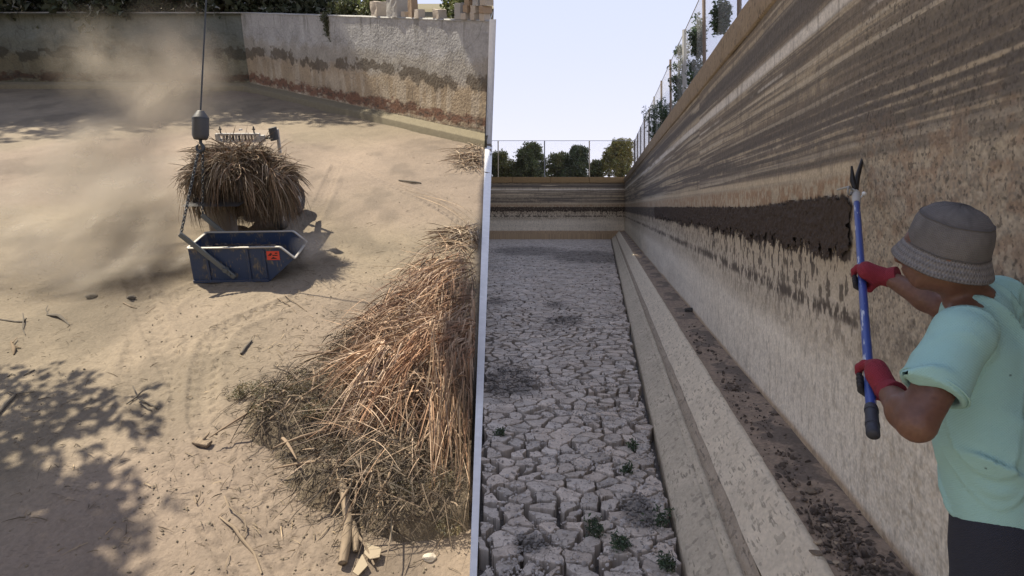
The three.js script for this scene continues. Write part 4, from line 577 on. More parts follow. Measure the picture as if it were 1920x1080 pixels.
  for (const [r, y, n] of [[0.124, 0.002, 'brim_seam'], [0.1055, 0.1075, 'crown_seam']]) { const pts = []; for (let i = 0; i <= 60; i++) { const a = i / 60 * 6.2832, k = 1 + 0.06 * (noise3(Math.cos(a) * 2.4 + 4, y * 22, Math.sin(a) * 2.4) - 0.5); pts.push(V(Math.cos(a) * r * k, y + 0.006 * (noise3(Math.cos(a) * 2, 5, Math.sin(a) * 2) - 0.5), Math.sin(a) * r * k * 1.08)); } mesh(n, tube(pts, 0.0022, 5), seamM, hat); }
}
// scraper on a long pole
{
  const t = thing('scraping_pole', 'long blue painted pole with a forked scraper held against the wall', 'pole'), L = POLE0.distanceTo(POLE1);
  const paint = texture(256, 1024, (u, v, o) => { const n = fbm(u * 5, v * 26, 4, 921, 5, 26), s = fbm(u * 14, v * 40, 3, 923, 14, 40), w = smooth(0.6, 0.68, n * 0.6 + s * 0.42); o[0] = lerp(0.03, 0.42, w); o[1] = lerp(0.065, 0.45, w); o[2] = lerp(0.27, 0.52, w); o[3] = s; });
  const seg = (a, b, r0, r1) => { const pts = []; for (let i = 0; i <= 6; i++) pts.push(poleAt(lerp(a, b, i / 6))); const g = tube(pts, [...Array(7)].map((_, i) => lerp(r0, r1, i / 6)), 16), uv = g.attributes.uv; for (let i = 0; i < uv.count; i++) uv.setXY(i, uv.getX(i) / 0.1, uv.getY(i) / L); return g; };
  mesh('shaft', seg(0.06, 0.93, 0.0155, 0.0155), mat([1, 1, 1], 0.42, { map: paint.map }), t);
  mesh('end_grip', joined([seg(0, 0.062, 0.019, 0.0185), seg(0.018, 0.024, 0.0205, 0.0205), seg(0.05, 0.056, 0.0205, 0.0205)]), mat([0.03, 0.033, 0.045], 0.6), t);
  mesh('head_sleeve', joined([seg(0.915, 0.985, 0.021, 0.022), seg(0.975, 1.0, 0.017, 0.016)]), mat([0.42, 0.41, 0.38], 0.6), t);
  const H = POLE1, dark = mat([0.03, 0.027, 0.025], 0.5, { metalness: 0.6 }), at = (u, v, d) => ray(u, v).multiplyScalar(d);
  mesh('blade', tube([H, at(1599, 340, 3.56), at(1597, 312, 3.62)], [0.012, 0.016, 0.006], 6), dark, t);
  mesh('blade', tube([H, at(1608, 330, 3.6), at(1616, 302, 3.68), at(1622, 283, 3.72)], [0.012, 0.014, 0.01, 0.003], 6), dark, t);
  mesh('cross_bar', tube([at(1570, 356, 3.58), at(1590, 351, 3.5), at(1612, 362, 3.44)], [0.005, 0.008, 0.006], 6), mat([0.33, 0.33, 0.3], 0.5), t);
  mesh('clamp', (() => { const g = new THREE.TorusGeometry(0.024, 0.006, 8, 20); g.rotateY(0.7); g.translate(...at(1593, 358, 3.46).toArray()); return g; })(), mat([0.3, 0.3, 0.29], 0.45, { metalness: 0.5 }), t);
  mesh('wire_tie', tube([at(1605, 372, 3.43), at(1613, 371, 3.42), at(1620, 363, 3.42)], 0.005, 6), mat([0.6, 0.62, 0.6], 0.5), t);
  mesh('tie_knob', (() => { const g = new THREE.SphereGeometry(0.012, 10, 8); g.translate(...at(1620, 363, 3.42).toArray()); return g; })(), mat([0.7, 0.72, 0.7], 0.4), t);
}

// ------------------------------------------------------------------ skip
const SK = spot(364, 531);
{
  const t = thing('skip', 'small blue steel tipping skip with sloping chute end on the dirt', 'skip'); stand(t, SK.a, SK.c, yardHeight(SK.a + 1, SK.c) - 0.01, 0.04);
  const blueTex = texture(512, 512, (u, v, o) => { const n = fbm(u * 7, v * 7, 5, 931, 7, 7), s = fbm(u * 40, v * 12, 4, 933, 40, 12), w = smooth(0.6, 0.72, n * 0.5 + s * 0.55), d = smooth(0.45, 0.75, n); o[0] = lerp(lerp(0.016, 0.045, d), 0.12, w); o[1] = lerp(lerp(0.034, 0.052, d), 0.1, w); o[2] = lerp(lerp(0.08, 0.068, d), 0.08, w); o[3] = n * 0.5 + w * 0.3; });
  const bm = mat([1, 1, 1], 0.6, { map: blueTex.map, bumpMap: blueTex.bump, bumpScale: 0.004, side: THREE.DoubleSide }), worn = mat([0.36, 0.34, 0.3], 0.5, { metalness: 0.3 }), arm = mat([0.11, 0.12, 0.12], 0.6, { metalness: 0.3, bumpMap: blueTex.bump, bumpScale: 0.006 });
  const Ln = 2.06, W = 0.86, prof = [[0, 0], [1.5, 0], [Ln, 0.5], [1.8, 0.745], [0, 0.745]], sh = new THREE.Shape(prof.map(([x, y]) => new THREE.Vector2(x, y)));
  for (const z of [-0.012, -W]) { const g = new THREE.ExtrudeGeometry(sh, { depth: 0.012, bevelEnabled: false }); g.translate(0, 0, z); mesh('side_plate', g, bm, t); }
  mesh('end_plate', box(0.014, 0.74, W - 0.03, 0.008, 0.37, -W / 2), bm, t);
  mesh('floor_plate', box(1.5, 0.014, W - 0.03, 0.755, 0.012, -W / 2), bm, t);
  { const dx = Ln - 1.5, g = box(Math.hypot(dx, 0.5), 0.014, W - 0.03); g.rotateZ(Math.atan2(0.5, dx)); g.translate(1.5 + dx / 2, 0.256, -W / 2); mesh('chute_plate', g, bm, t); }
  const rimPath = (z) => [V(0, 0.75, z), V(0.95, 0.75, z), V(1.78, 0.75, z), V(1.82, 0.735, z), V(Ln + 0.005, 0.5, z)];
  for (const z of [0.008, -W - 0.008]) { const g = []; const p = rimPath(z); for (let i = 0; i + 1 < p.length; i++) { const d = p[i + 1].clone().sub(p[i]), b = box(d.length() + 0.012, 0.026, 0.06); b.rotateZ(Math.atan2(d.y, d.x)); b.translate((p[i].x + p[i + 1].x) / 2, (p[i].y + p[i + 1].y) / 2, z); g.push(b); } mesh('rim', joined(g), worn, t).userData.label = 'bare worn steel rim'; }
  mesh('rim', box(0.06, 0.028, W, 0, 0.752, -W / 2), worn, t); mesh('chute_lip', box(0.05, 0.03, W, Ln, 0.5, -W / 2), worn, t);
  for (const x of [0.34, 1.14, 1.46]) mesh('rib', box(0.055, x > 1.4 ? 0.6 : 0.72, 0.03, x, x > 1.4 ? 0.38 : 0.37, 0.016), bm, t);
  mesh('bottom_rail', box(1.5, 0.06, 0.035, 0.75, 0.03, 0.018), bm, t);
  for (const z of [0.07, -W - 0.07]) {
    const a = V(0.86, 0.13, z), b = V(-0.07, z > 0 ? 1.08 : 1.12, z), d = b.clone().sub(a), g = box(d.length(), 0.1, 0.05, 0, 0, 0, 0.015); g.rotateZ(Math.atan2(d.y, d.x)); g.translate((a.x + b.x) / 2, (a.y + b.y) / 2, z); const m = mesh('lifting_arm', g, arm, t); m.userData.label = 'grey steel arm slanting across the side';
    const pin = new THREE.CylinderGeometry(0.05, 0.05, 0.1, 14); pin.rotateX(Math.PI / 2); pin.translate(a.x - 0.16, a.y + 0.17, z); mesh('pivot_pin', pin, arm, m);
    for (const q of [0.08, 0.2]) { const bo = new THREE.CylinderGeometry(0.022, 0.022, 0.06, 8); bo.rotateX(Math.PI / 2); bo.translate(a.x - q, a.y + q * 1.03, z + 0.03 * Math.sign(z)); mesh('bolt', bo, arm, m); }
  }
  const st = document.createElement('canvas'); st.width = 128; st.height = 96; const cx = st.getContext('2d'); cx.fillStyle = '#c2402f'; cx.fillRect(0, 0, 128, 96); cx.fillStyle = '#3a1512'; cx.beginPath(); cx.moveTo(10, 48); cx.lineTo(44, 16); cx.lineTo(58, 30); cx.lineTo(40, 52); cx.fill(); cx.fillRect(56, 40, 54, 12); cx.beginPath(); cx.moveTo(36, 86); cx.lineTo(62, 60); cx.lineTo(104, 84); cx.fill(); cx.fillRect(84, 16, 26, 14);
  const stx = new THREE.CanvasTexture(st); stx.colorSpace = THREE.SRGBColorSpace; const pg = new THREE.PlaneGeometry(0.25, 0.19); pg.translate(1.64, 0.565, 0.006); const sm = mat([1, 1, 1], 0.6, { map: stx }); mesh('sticker', pg, sm, t).userData.label = 'orange red sticker with dark marks';
}
// ------------------------------------------------------------------ crane hook, cable, chains, boom
const darkSteel = mat([0.05, 0.055, 0.06], 0.55, { metalness: 0.5 }), hookAt = ray(376, 235).multiplyScalar(12.55);
function chain(name, label, a, b) {
  const t = thing(name, label, 'chain', 'chains from the crane hook'), n = Math.round(a.distanceTo(b) / 0.075), d = b.clone().sub(a).normalize(), g = new THREE.TorusGeometry(0.034, 0.0115, 6, 14); g.scale(0.72, 1.4, 1);
  for (let i = 0; i < n; i++) { const m = mesh('link', g, darkSteel, t); m.position.copy(a.clone().lerp(b, (i + 0.5) / n)); m.quaternion.setFromUnitVectors(V(0, 1, 0), d).multiply(new THREE.Quaternion().setFromAxisAngle(V(0, 1, 0), (i % 2) * Math.PI / 2)); }
}
{
  const t = thing('crane_hook', 'grey crane hook block hanging above the blue skip', 'hook'); t.position.copy(hookAt);
  const body = new THREE.LatheGeometry([[0, 0.3], [0.06, 0.3], [0.075, 0.285], [0.155, 0.16], [0.16, 0.14], [0.16, -0.2], [0.13, -0.28], [0.12, -0.29], [0, -0.29]].map(([x, y]) => new THREE.Vector2(x, y)), 28); mesh('block', body, mat([0.06, 0.058, 0.056], 0.55, { metalness: 0.3, bumpMap: plasterTex.bump, bumpScale: 0.004 }), t);
  const band = new THREE.CylinderGeometry(0.1635, 0.1635, 0.03, 28); band.translate(0, 0.135, 0); mesh('band', band, darkSteel, t);
  mesh('hook', tube([V(0, -0.28, 0), V(0, -0.36, 0), V(0.05, -0.42, 0), V(0.06, -0.49, 0), V(0.0, -0.55, 0), V(-0.07, -0.5, 0), V(-0.08, -0.43, 0), V(-0.04, -0.39, 0)], [0.035, 0.03, 0.034, 0.036, 0.036, 0.03, 0.022, 0.014], 10), darkSteel, t);
  const c = mesh('hoist_cable', tube([hookAt.clone().add(V(0, 0.29, 0)), hookAt.clone().add(V(0.7, 14.2, 0))], 0.017, 8), darkSteel); tag(c, 'thin steel hoist cable running up from the hook block', 'cable');
  const loc = (x, y, z) => Y(SK.a, SK.c, yardHeight(SK.a + 1, SK.c) - 0.01).add(V(x, y, z).applyQuaternion(yardTurn(0.04)));
  chain('lifting_chain', 'near chain from the crane hook to the near skip arm', hookAt.clone().add(V(-0.03, -0.54, 0.03)), loc(-0.05, 1.06, 0.07)); chain('lifting_chain', 'far chain from the crane hook to the far skip arm', hookAt.clone().add(V(0.03, -0.54, -0.03)), loc(-0.05, 1.1, -0.93));
  const tip = hookAt.clone().add(V(0.72, 14.35, 0)), foot = V(-9, -3.5, 7), bd = tip.clone().sub(foot), b = thing('crane_boom', 'yellow crane boom reaching over from behind the picture to the cable', 'crane');
  for (let i = 0; i < 3; i++) { const g = box(0.62 - i * 0.14, 0.8 - i * 0.17, bd.length() * (0.42 - 0.02 * i), 0, 0, 0, 0.05), m = mesh('boom_section', g, mat([0.5, 0.33, 0.04], 0.5), b); m.position.copy(foot.clone().lerp(tip, 0.2 + 0.3 * i)); m.lookAt(tip); }
}
// ------------------------------------------------------------------ reeds
function ribbon(out, pts, w, twist, col, seed) {
  const n = pts.length; let b = out.pos.length / 3, side = V(0, 0, 0);
  for (let i = 0; i < n; i++) {
    const t = pts[Math.min(n - 1, i + 1)].clone().sub(pts[Math.max(0, i - 1)]).normalize(), ref = V(Math.sin(twist + i * 0.25), Math.cos(twist), Math.sin(twist * 2)); side.crossVectors(t, ref).normalize(); const up = side.clone().cross(t), q = w * (i === n - 1 ? 0.25 : 1 - 0.45 * i / n) * 0.5;
    for (const [s, u] of [[-1, 0], [0, 0.5], [1, 0]]) { const p = pts[i].clone().addScaledVector(side, s * q).addScaledVector(up, u * q); out.pos.push(p.x, p.y, p.z); const k = 0.85 + 0.3 * hash(i, seed, 3); out.col.push(col[0] * k, col[1] * k, col[2] * k); }
  }
  for (let i = 0; i + 1 < n; i++) { const a = b + i * 3; for (const k of [0, 1]) out.idx.push(a + k, a + k + 1, a + k + 4, a + k, a + k + 4, a + k + 3); }
}
const toned = (c, k) => [c[0] * k, c[1] * k, c[2] * k];
const strand = () => ({ pos: [], col: [], idx: [] }), reedMat = mat([1, 1, 1], 0.8, { vertexColors: true, side: THREE.DoubleSide });
const build = (name, label, s, parent) => { const m = mesh(name, geometry(s.pos, s.idx, null, s.col), reedMat, parent); m.userData.kind = 'stuff'; m.userData.label = label; return m; };
const straw = [[0.33, 0.23, 0.14], [0.43, 0.33, 0.225], [0.27, 0.165, 0.095], [0.215, 0.16, 0.1], [0.37, 0.3, 0.215], [0.145, 0.103, 0.064]];
function insideSeam(p, margin = 4) { const d = -p.z, v = MID_Y - p.y / d * FOCAL, lim = (seamAt(v) - 14 - margin - MID_X) / FOCAL * d; if (p.x > lim) p.x = lim - 0.002; return p; }
{ // load of reeds over the skip
  const r = rng(2024), s = strand(), mid = spot(450, 325, 1.8), dn = YN.clone().negate();
  const tufts = []; for (let i = 0; i < 80; i++) { const th = r() * 6.283, k = Math.sqrt(r()) * 1.05; tufts.push({ x: Math.cos(th) * k, z: Math.sin(th) * k, L: 0.15 + 0.95 * Math.pow(r(), 1.5), dir: V(Math.cos(th) * 0.7 + 1.6 * (r() - 0.5), 0, -Math.sin(th) * 0.7 + 1.6 * (r() - 0.5)).normalize(), tone: 0.2 + 0.85 * r(), lift: 0.35 * (r() - 0.35), n: r() }); }
  for (let i = 0; i < 5200; i++) {
    let f; do f = tufts[(r() * tufts.length) | 0]; while (f.n < 0.5 * r());
    const x = f.x + 0.2 * (r() - 0.5), z = f.z + 0.2 * (r() - 0.5), k = Math.hypot(x, z), mess = r() < 0.4, dir = mess ? V(r() - 0.5, 0.5 * (r() - 0.5), r() - 0.5).normalize() : f.dir.clone().add(V(0.6 * (r() - 0.5), 0, 0.6 * (r() - 0.5))).normalize(), base = Y(mid.a + x * 0.9, mid.c + z * 0.5, 1.72 + f.lift + 0.42 * Math.sqrt(Math.max(0, 1.1 - k * k)) * (0.4 + 0.8 * r())), hang = k > 0.5 ? f.L : f.L * 0.4;
    const M = base.clone().addScaledVector(dir, 0.1 + 0.22 * r()).addScaledVector(YN, 0.2 * r()), E = M.clone().addScaledVector(dir, 0.06 + 0.3 * r()).addScaledVector(dn, mess ? 0.4 * (r() - 0.3) : hang * (0.4 + 0.8 * r())).add(V(0.2 * (r() - 0.5), 0, 0.2 * (r() - 0.5)));
    ribbon(s, bez(base, M, E, 6), 0.009 + 0.017 * r(), r() * 6, toned(straw[(r() * 6) | 0], f.tone * (0.7 + 0.6 * r())), i);
  }
  for (let i = 0; i < 1700; i++) { const x = -0.25 + 0.95 * r() + 0.1 * Math.sin(i), top = Y(mid.a + x, mid.c + (r() - 0.6) * 0.55, 1.6 + 0.25 * r()), L = (0.55 + 0.65 * r()) * (1 - 0.5 * Math.abs(x - 0.2)), end = top.clone().addScaledVector(YN, -L).add(V((r() - 0.5) * 0.35, 0, (r() - 0.5) * 0.3)); ribbon(s, bez(top, top.clone().lerp(end, 0.5).add(V((r() - 0.5) * 0.25, 0, 0.12 * r())), end, 5), 0.008 + 0.012 * r(), r() * 6, toned(straw[(r() * 6) | 0], (0.2 + 0.3 * r())), i); }
  for (let k = 0; k < 22; k++) { const th = r() * 6.28, cx = Math.cos(th) * (0.75 + 0.35 * r()), cz = -0.1 - 0.55 * r(), L = 0.35 + 0.75 * r(), tone = 0.25 + 0.5 * r(), sway = 0.5 * (r() - 0.5); for (let i = 0; i < 34; i++) { const top = Y(mid.a + cx + 0.22 * (r() - 0.5), mid.c + cz * 0.6, 1.6 + 0.3 * r()), end = top.clone().addScaledVector(YN, -L * (0.5 + 0.7 * r())).add(V(sway + Math.sign(cx) * 0.12 + 0.16 * (r() - 0.5), 0, 0.15 * (r() - 0.5))); ribbon(s, bez(top, top.clone().lerp(end, 0.35).add(V(Math.sign(cx) * 0.12, 0.08, 0.08)), end, 6), 0.009 + 0.015 * r(), r() * 6, toned(straw[(r() * 6) | 0], tone * (0.7 + 0.6 * r())), i); } }
  for (let i = 0; i < 900; i++) { const top = Y(mid.a + 0.35 + 0.62 * r(), mid.c - 0.3 + 0.7 * r(), 1.55 + 0.35 * r()), end = top.clone().addScaledVector(YN, -0.5 - 0.6 * r()).add(V(0.25 * (r() - 0.3), 0, 0.2 * (r() - 0.5))); ribbon(s, bez(top, top.clone().add(V(0.15, 0.12, 0)), end, 6), 0.009 + 0.013 * r(), r() * 6, toned(straw[(r() * 6) | 0], 0.35 + 0.5 * r()), i); }
  for (let i = 0; i < 170; i++) { const sd = r() < 0.6 ? -1 : 1, top = Y(mid.a + sd * (0.7 + 0.25 * r()), mid.c + (r() - 0.5) * 0.7, 1.5 + 0.4 * r()), end = top.clone().addScaledVector(YN, -0.3 - 0.8 * r()).add(V(sd * (0.1 + 0.4 * r()), 0, (r() - 0.5) * 0.4)); ribbon(s, bez(top, top.clone().add(V(sd * 0.3, 0.1, 0)), end, 7), 0.008 + 0.008 * r(), r() * 6, toned(straw[(r() * 6) | 0], 0.7), i); }
  for (let i = 0; i < 60; i++) { const top = Y(mid.a + 1.5 * (r() - 0.5), mid.c + 0.5 * (r() - 0.5), 1.9 + 0.2 * r()), e = top.clone().addScaledVector(YN, 0.1 + 0.3 * r()).add(V(0.7 * (r() - 0.5), 0, 0.3 * (r() - 0.5))); ribbon(s, bez(top, top.clone().lerp(e, 0.5), e, 3), 0.008, r() * 6, straw[(r() * 6) | 0], i); }
  build('reed_load', 'shaggy load of dry reeds hanging from the loader over the skip', s);
  const s3 = strand(); for (let i = 0; i < 1500; i++) { const p = Y(SK.a + 0.12 + 1.4 * r(), SK.c + 0.12 + 0.1 * r() + 0.58 * r(), 0.25 + 0.3 * r()), an = r() * 6.3, L = 0.15 + 0.3 * r(), e = p.clone().add(V(Math.cos(an) * L * 0.5, 0.12 * (r() - 0.5), Math.sin(an) * L * 0.4)); ribbon(s3, bez(p, p.clone().lerp(e, 0.5).addScaledVector(YN, 0.06), e, 3), 0.012, r() * 6, toned(straw[(r() * 6) | 0], (0.2 + 0.3 * r())), i); }  // skip filling: inner shade worked into darker reed colours
  build('reed_fill', 'reeds lying inside the blue skip, darkened in colour for its inner shade', s3);
}
{ // loader
  const top = spot(462, 252, 2.35), t = thing('loader', 'compact loader behind the reeds with pale slotted roof bar', 'loader'); stand(t, top.a, top.c - 0.2, yardHeight(top.a, top.c)); const drum = new THREE.CylinderGeometry(0.3, 0.3, 0.9, 24); drum.translate(-0.3, 0.75, 1.0); mesh('front_drum', drum, mat([0.19, 0.165, 0.14], 0.85, { bumpMap: grainTex.bump, bumpScale: 0.006 }), t).userData.label = 'dusty brown drum below the load'; for (const x of [-0.78, -0.62]) mesh('front_bar', box(0.05, 0.8, 0.05, x, 1.05, 1.05), mat([0.07, 0.06, 0.05], 0.8), t);
  const pale = mat([0.33, 0.31, 0.28], 0.7, { bumpMap: plasterTex.bump, bumpScale: 0.004 }), dk = mat([0.045, 0.045, 0.045], 0.7), brown = mat([0.24, 0.16, 0.11], 0.75, { bumpMap: grainTex.bump, bumpScale: 0.006 });
  mesh('chassis', joined([box(1.0, 0.7, 1.7, 0, 0.75, -0.6, 0.06), box(0.9, 0.45, 0.5, 0, 0.8, -1.5, 0.06)]), brown, t);
  const cab = new THREE.Group(); cab.name = 'cab'; t.add(cab); for (const [x, z] of [[-0.46, 0.15], [0.46, 0.15], [-0.46, -0.95], [0.46, -0.95]]) mesh('cab_post', box(0.07, 1.25, 0.07, x, 1.7, z), pale, cab); mesh('cab_roof', box(0.92, 0.05, 1.1, 0, 2.27, -0.42, 0.02), mat([0.2, 0.16, 0.12], 0.9), cab);
  mesh('roof_bar', joined([box(0.98, 0.05, 0.08, 0, 2.43, 0.2), box(0.98, 0.04, 0.08, 0, 2.26, 0.2), box(0.09, 0.19, 0.09, -0.5, 2.35, 0.2), box(0.2, 0.16, 0.09, 0.5, 2.33, 0.2)]), pale, cab);
  for (let i = 0; i < 11; i++) mesh('roof_slat', box(0.045, 0.13, 0.05, -0.36 + i * 0.072, 2.345, 0.2, 0.01), i % 2 ? dk : pale, cab);
  for (const x of [-0.42, 0.36]) mesh('roof_peg', joined([box(0.03, 0.2, 0.03, x, 2.52, 0.2), box(0.08, 0.03, 0.03, x, 2.55, 0.2)]), dk, cab);
  const rl = new THREE.CylinderGeometry(0.11, 0.11, 0.2, 20); rl.rotateZ(0.12); rl.scale(0.85, 1.5, 0.85); rl.translate(0.77, 2.42, 0.1); mesh('air_filter_drum', rl, dk, t).userData.label = 'black drum at the right of the roof bar'; mesh('drum_bracket', box(0.2, 0.05, 0.06, 0.62, 2.32, 0.1), dk, t);
  for (const x of [-0.66, 0.66]) for (const z of [0.0, -1.15]) { const w = new THREE.Group(); w.name = 'wheel'; w.position.set(x, 0.4, z); t.add(w); const ty = new THREE.TorusGeometry(0.28, 0.125, 12, 28); ty.rotateY(Math.PI / 2); ty.scale(1.1, 1, 1); mesh('tyre', ty, dk, w); const ri = new THREE.CylinderGeometry(0.2, 0.2, 0.16, 18); ri.rotateZ(Math.PI / 2); mesh('rim', ri, pale, w); }
  for (const x of [-0.6, 0.6]) mesh('lift_arm', joined([tube([V(x, 1.2, -1.2), V(x, 1.75, -0.2), V(x, 1.8, 0.7), V(x, 1.35, 1.35)], 0.07, 8)]), dk, t);
  mesh('bucket', (() => { const p = [[0, 0], [0.1, -0.22], [0.35, -0.3], [0.75, -0.27]]; const rows = []; for (const [z, y] of p) rows.push([V(-0.6, y, z), V(0.6, y, z)]); const g = joined([sheet(rows, (q) => [q.x, q.z]), box(1.2, 0.04, 0.04, 0, 0, 0)]); g.translate(0, 1.55, 1.3); return g; })(), mat([0.06, 0.055, 0.05], 0.7, { side: THREE.DoubleSide }), t);
}
// ------------------------------------------------------------------ heap of reeds and brush in the foreground
const BR = [[600, 770, 1.15, 0.95], [700, 900, 1.0, 0.5], [800, 960, 0.9, 0.4], [690, 680, 0.8, 0.7]].map(([u, v, ra, rc]) => ({ ...spot(u, v), ra, rc })), brushAt = (a, c) => { let k = 0; for (const b of BR) k = Math.max(k, 1 - smooth(0.5, 1.05, Math.hypot((a - b.a) / b.ra, (c - b.c) / b.rc) + 0.5 * (fbm(a * 2.2, c * 2.2, 3, 957) - 0.5))); return k; };
const HP = spot(860, 760), moundAt = (a, c) => { const dx = (a - HP.a) / (2.75 - 0.6 * Math.max(0, c - HP.c) - 0.55 * Math.max(0, HP.c - c)), dz = (c - HP.c) / 2.5, q = Math.hypot(Math.min(dx, 0), dz), e = q + 0.4 * (fbm(a * 1.6, c * 1.6, 3, 951) - 0.5); return Math.max(0.54 * Math.pow(1 - smooth(0.05, 1.0, e), 1.3), 0.3 * brushAt(a, c)); };
{
  const rows = []; for (let j = 0; j <= 90; j++) { const c = HP.c - 2.9 + 5.8 * j / 90, r = []; for (let i = 0; i <= 60; i++) { const a = lerp(HP.a - 3.2, seamYard(c) - 0.02, i / 60), h = moundAt(a, c); r.push(Object.assign(insideSeam(Y(a, c, yardHeight(a, c) + h * (0.72 + 0.4 * (fbm(a * 9, c * 9, 3, 953) - 0.5)) - 0.02)), { a, c })); } rows.push(r); }
  const g = thing('reed_heap', 'big heap of dry orange reeds and brushwood at the lower right of the yard', 'heap'); mesh('litter_mound', sheet(rows, (p) => [p.a / 3, p.c / 3]), mat([0.6, 0.58, 0.56], 1, { map: grainTex.map, bumpMap: grainTex.bump, bumpScale: 0.06 }), g);
  const r = rng(5150), s = strand(), s2 = strand(), P = (a, c, h) => insideSeam(Y(a, c, yardHeight(a, c) + moundAt(a, c) * 0.75 + h));
  const blade = (A, E, up, w, k, m, i, n = 7) => ribbon(s, bez(A, insideSeam(A.clone().lerp(E, 0.45).addScaledVector(YN, up)), E, n), w, r() * 6, [k[0] * m, k[1] * m * 0.92, k[2] * m * 0.9], i);
  for (let i = 0; i < 1900; i++) {                                   // loose reeds lying every way, mostly down to the left
    const v0 = 490 + 330 * r(), u0 = seamAt(v0) - 16 - (90 + 120 * smooth(480, 640, v0)) * Math.pow(r(), 0.8), q = spot(u0, v0), L = 0.25 + 0.75 * r() * r() + 0.2 * r(), an = -2.2 + 2.2 * (r() + r() - 1), A = P(q.a, q.c, 0.5 * r()), E = P(q.a + Math.cos(an) * L, q.c + Math.sin(an) * L, 0.35 * r() * r());
    blade(A, E, 0.02 + 0.2 * r(), 0.008 + 0.016 * r(), straw[(r() * 6) | 0], r() < 0.3 ? 0.4 + 0.2 * r() : 0.75 + 0.5 * r(), i, 5);
  }
  const locks = [...Array(46)].map(() => { const v = 500 + 260 * r(); return { v, u: seamAt(v) - 18 - (60 + 110 * smooth(500, 640, v)) * r(), an: -2.15 + 1.1 * (r() - 0.5), L: 0.7 + 0.9 * r(), up: 0.05 + 0.3 * r(), k: (r() * 3) | 0, m: 0.6 + 0.7 * r() }; });
  for (let i = 0; i < 950; i++) { const o = locks[(r() * 46) | 0], q = spot(o.u + 22 * (r() - 0.5), o.v + 22 * (r() - 0.5)), an = o.an + 0.6 * (r() - 0.5), L = o.L * (0.6 + 0.5 * r()), A = P(q.a, q.c, 0.2 + 0.35 * r()), E = P(q.a + Math.cos(an) * L, q.c + Math.sin(an) * L, 0.05 + 0.25 * r()); blade(A, E, o.up * (0.6 + 0.6 * r()), 0.010 + 0.014 * r(), straw[o.k], o.m * (0.8 + 0.4 * r()), i, 8); }
  for (let i = 0; i < 420; i++) { const v0 = 560 + 320 * r(), u0 = seamAt(v0) - 18 - 75 * r(), q = spot(u0, v0); blade(P(q.a, q.c, 0.4 + 0.25 * r()), P(q.a + 0.35 * (r() - 0.5), q.c - 0.2 - 0.7 * r(), 0.12 * r()), 0.1 * r(), 0.010 + 0.012 * r(), straw[(r() * 4) | 0], 0.7 + 0.45 * r(), i, 5); }
  for (let i = 0; i < 420; i++) { const v0 = 500 + 380 * r(), u0 = seamAt(v0) - 30 - (80 + 130 * smooth(500, 680, v0)) * r(), q = spot(u0, v0), an = -2.4 + 4.2 * (r() - 0.5), L = 0.4 + 0.9 * r(), A = P(q.a, q.c, 0.25 * r()), E = P(q.a + Math.cos(an) * L, q.c + Math.sin(an) * L, 0.25 + 0.35 * r()); blade(A, E, 0.05 + 0.2 * r(), 0.006 + 0.007 * r(), straw[[1, 4, 0][(r() * 3) | 0]], 0.9 + 0.3 * r(), i, 7); }
  // long arching reeds that stand clear of the heap
  for (const [u0, v0, h0, u1, v1, u2, v2] of [[902, 494, 0.7, 800, 470, 735, 620], [902, 500, 0.6, 790, 520, 738, 690], [905, 470, 0.6, 800, 500, 760, 560], [900, 470, 0.4, 800, 430, 755, 520], [890, 520, 0.5, 760, 560, 702, 640], [905, 425, 0.5, 850, 370, 740, 350], [906, 440, 0.5, 860, 385, 770, 368], [907, 420, 0.6, 870, 375, 800, 362], [904, 455, 0.3, 850, 455, 790, 490], [858, 462, 0.05, 770, 470, 732, 520]]) for (let k = 0; k < 2; k++) { const j = () => 14 * (r() - 0.5), A = spot(u0 - 14 + j(), v0 + j(), h0), M = spot(u1 + j(), v1 + j(), h0 * 0.9), E = spot(u2 + j(), v2 + j(), 0.03); ribbon(s, bez(insideSeam(Y(A.a, A.c, h0)), insideSeam(Y(M.a, M.c, h0 * 0.9)), Y(E.a, E.c, 0.05), 12), 0.014, r() * 6, straw[k].map((c) => c * 1.1), k); }
  build('dry_reeds', 'orange tan reeds combed across the heap', s, g);
  for (let i = 0; i < 5200; i++) {                                   // tangle of twigs
    const u0 = 460 + 420 * r(), v0 = 620 + 390 * r(), q = spot(u0, v0), m = Math.max(brushAt(q.a, q.c) * 0.4, 0.3 * moundAt(q.a, q.c)); if (m < 0.03 + 0.25 * r() * r()) continue; const L = 0.1 + 0.65 * r() * r(), an = r() * 6.283, e = V(Math.cos(an) * L, 0, Math.sin(an) * L), A = P(q.a, q.c, 0.3 * r() * Math.min(1, m * 3)), E = P(q.a + e.x, q.c + e.z, 0.3 * r() * Math.min(1, m * 3)); ribbon(s2, bez(A, A.clone().lerp(E, 0.5).addScaledVector(YN, 0.1 * r()).add(V(0.1 * (r() - 0.5), 0, 0.1 * (r() - 0.5))), E, 4), 0.007 + 0.026 * r() * r() * r(), r() * 6, toned(r() < 0.3 ? [0.3, 0.22, 0.145] : [0.16, 0.12, 0.08], 0.2 + 1.3 * r() * r()), i);
  }
  const br = []; for (let i = 0; i < 46; i++) { const u0 = 480 + 380 * r(), v0 = 640 + 340 * r(), q = spot(u0, v0); if (brushAt(q.a, q.c) < 0.3) continue; const an = r() * 6.28, L = 0.4 + 0.7 * r(), A = P(q.a, q.c, 0.05 + 0.1 * r()), E = P(q.a + Math.cos(an) * L, q.c + Math.sin(an) * L, 0.1 + 0.2 * r()), w = 0.01 + 0.014 * r(); br.push(tube(bez(A, A.clone().lerp(E, 0.5).addScaledVector(YN, 0.1 * r()).add(V(0.15 * (r() - 0.5), 0, 0.15 * (r() - 0.5))), E, 6), [1, 0.95, 0.9, 0.8, 0.7, 0.55, 0.3].map((k) => k * w), 6, 0.2, i)); }
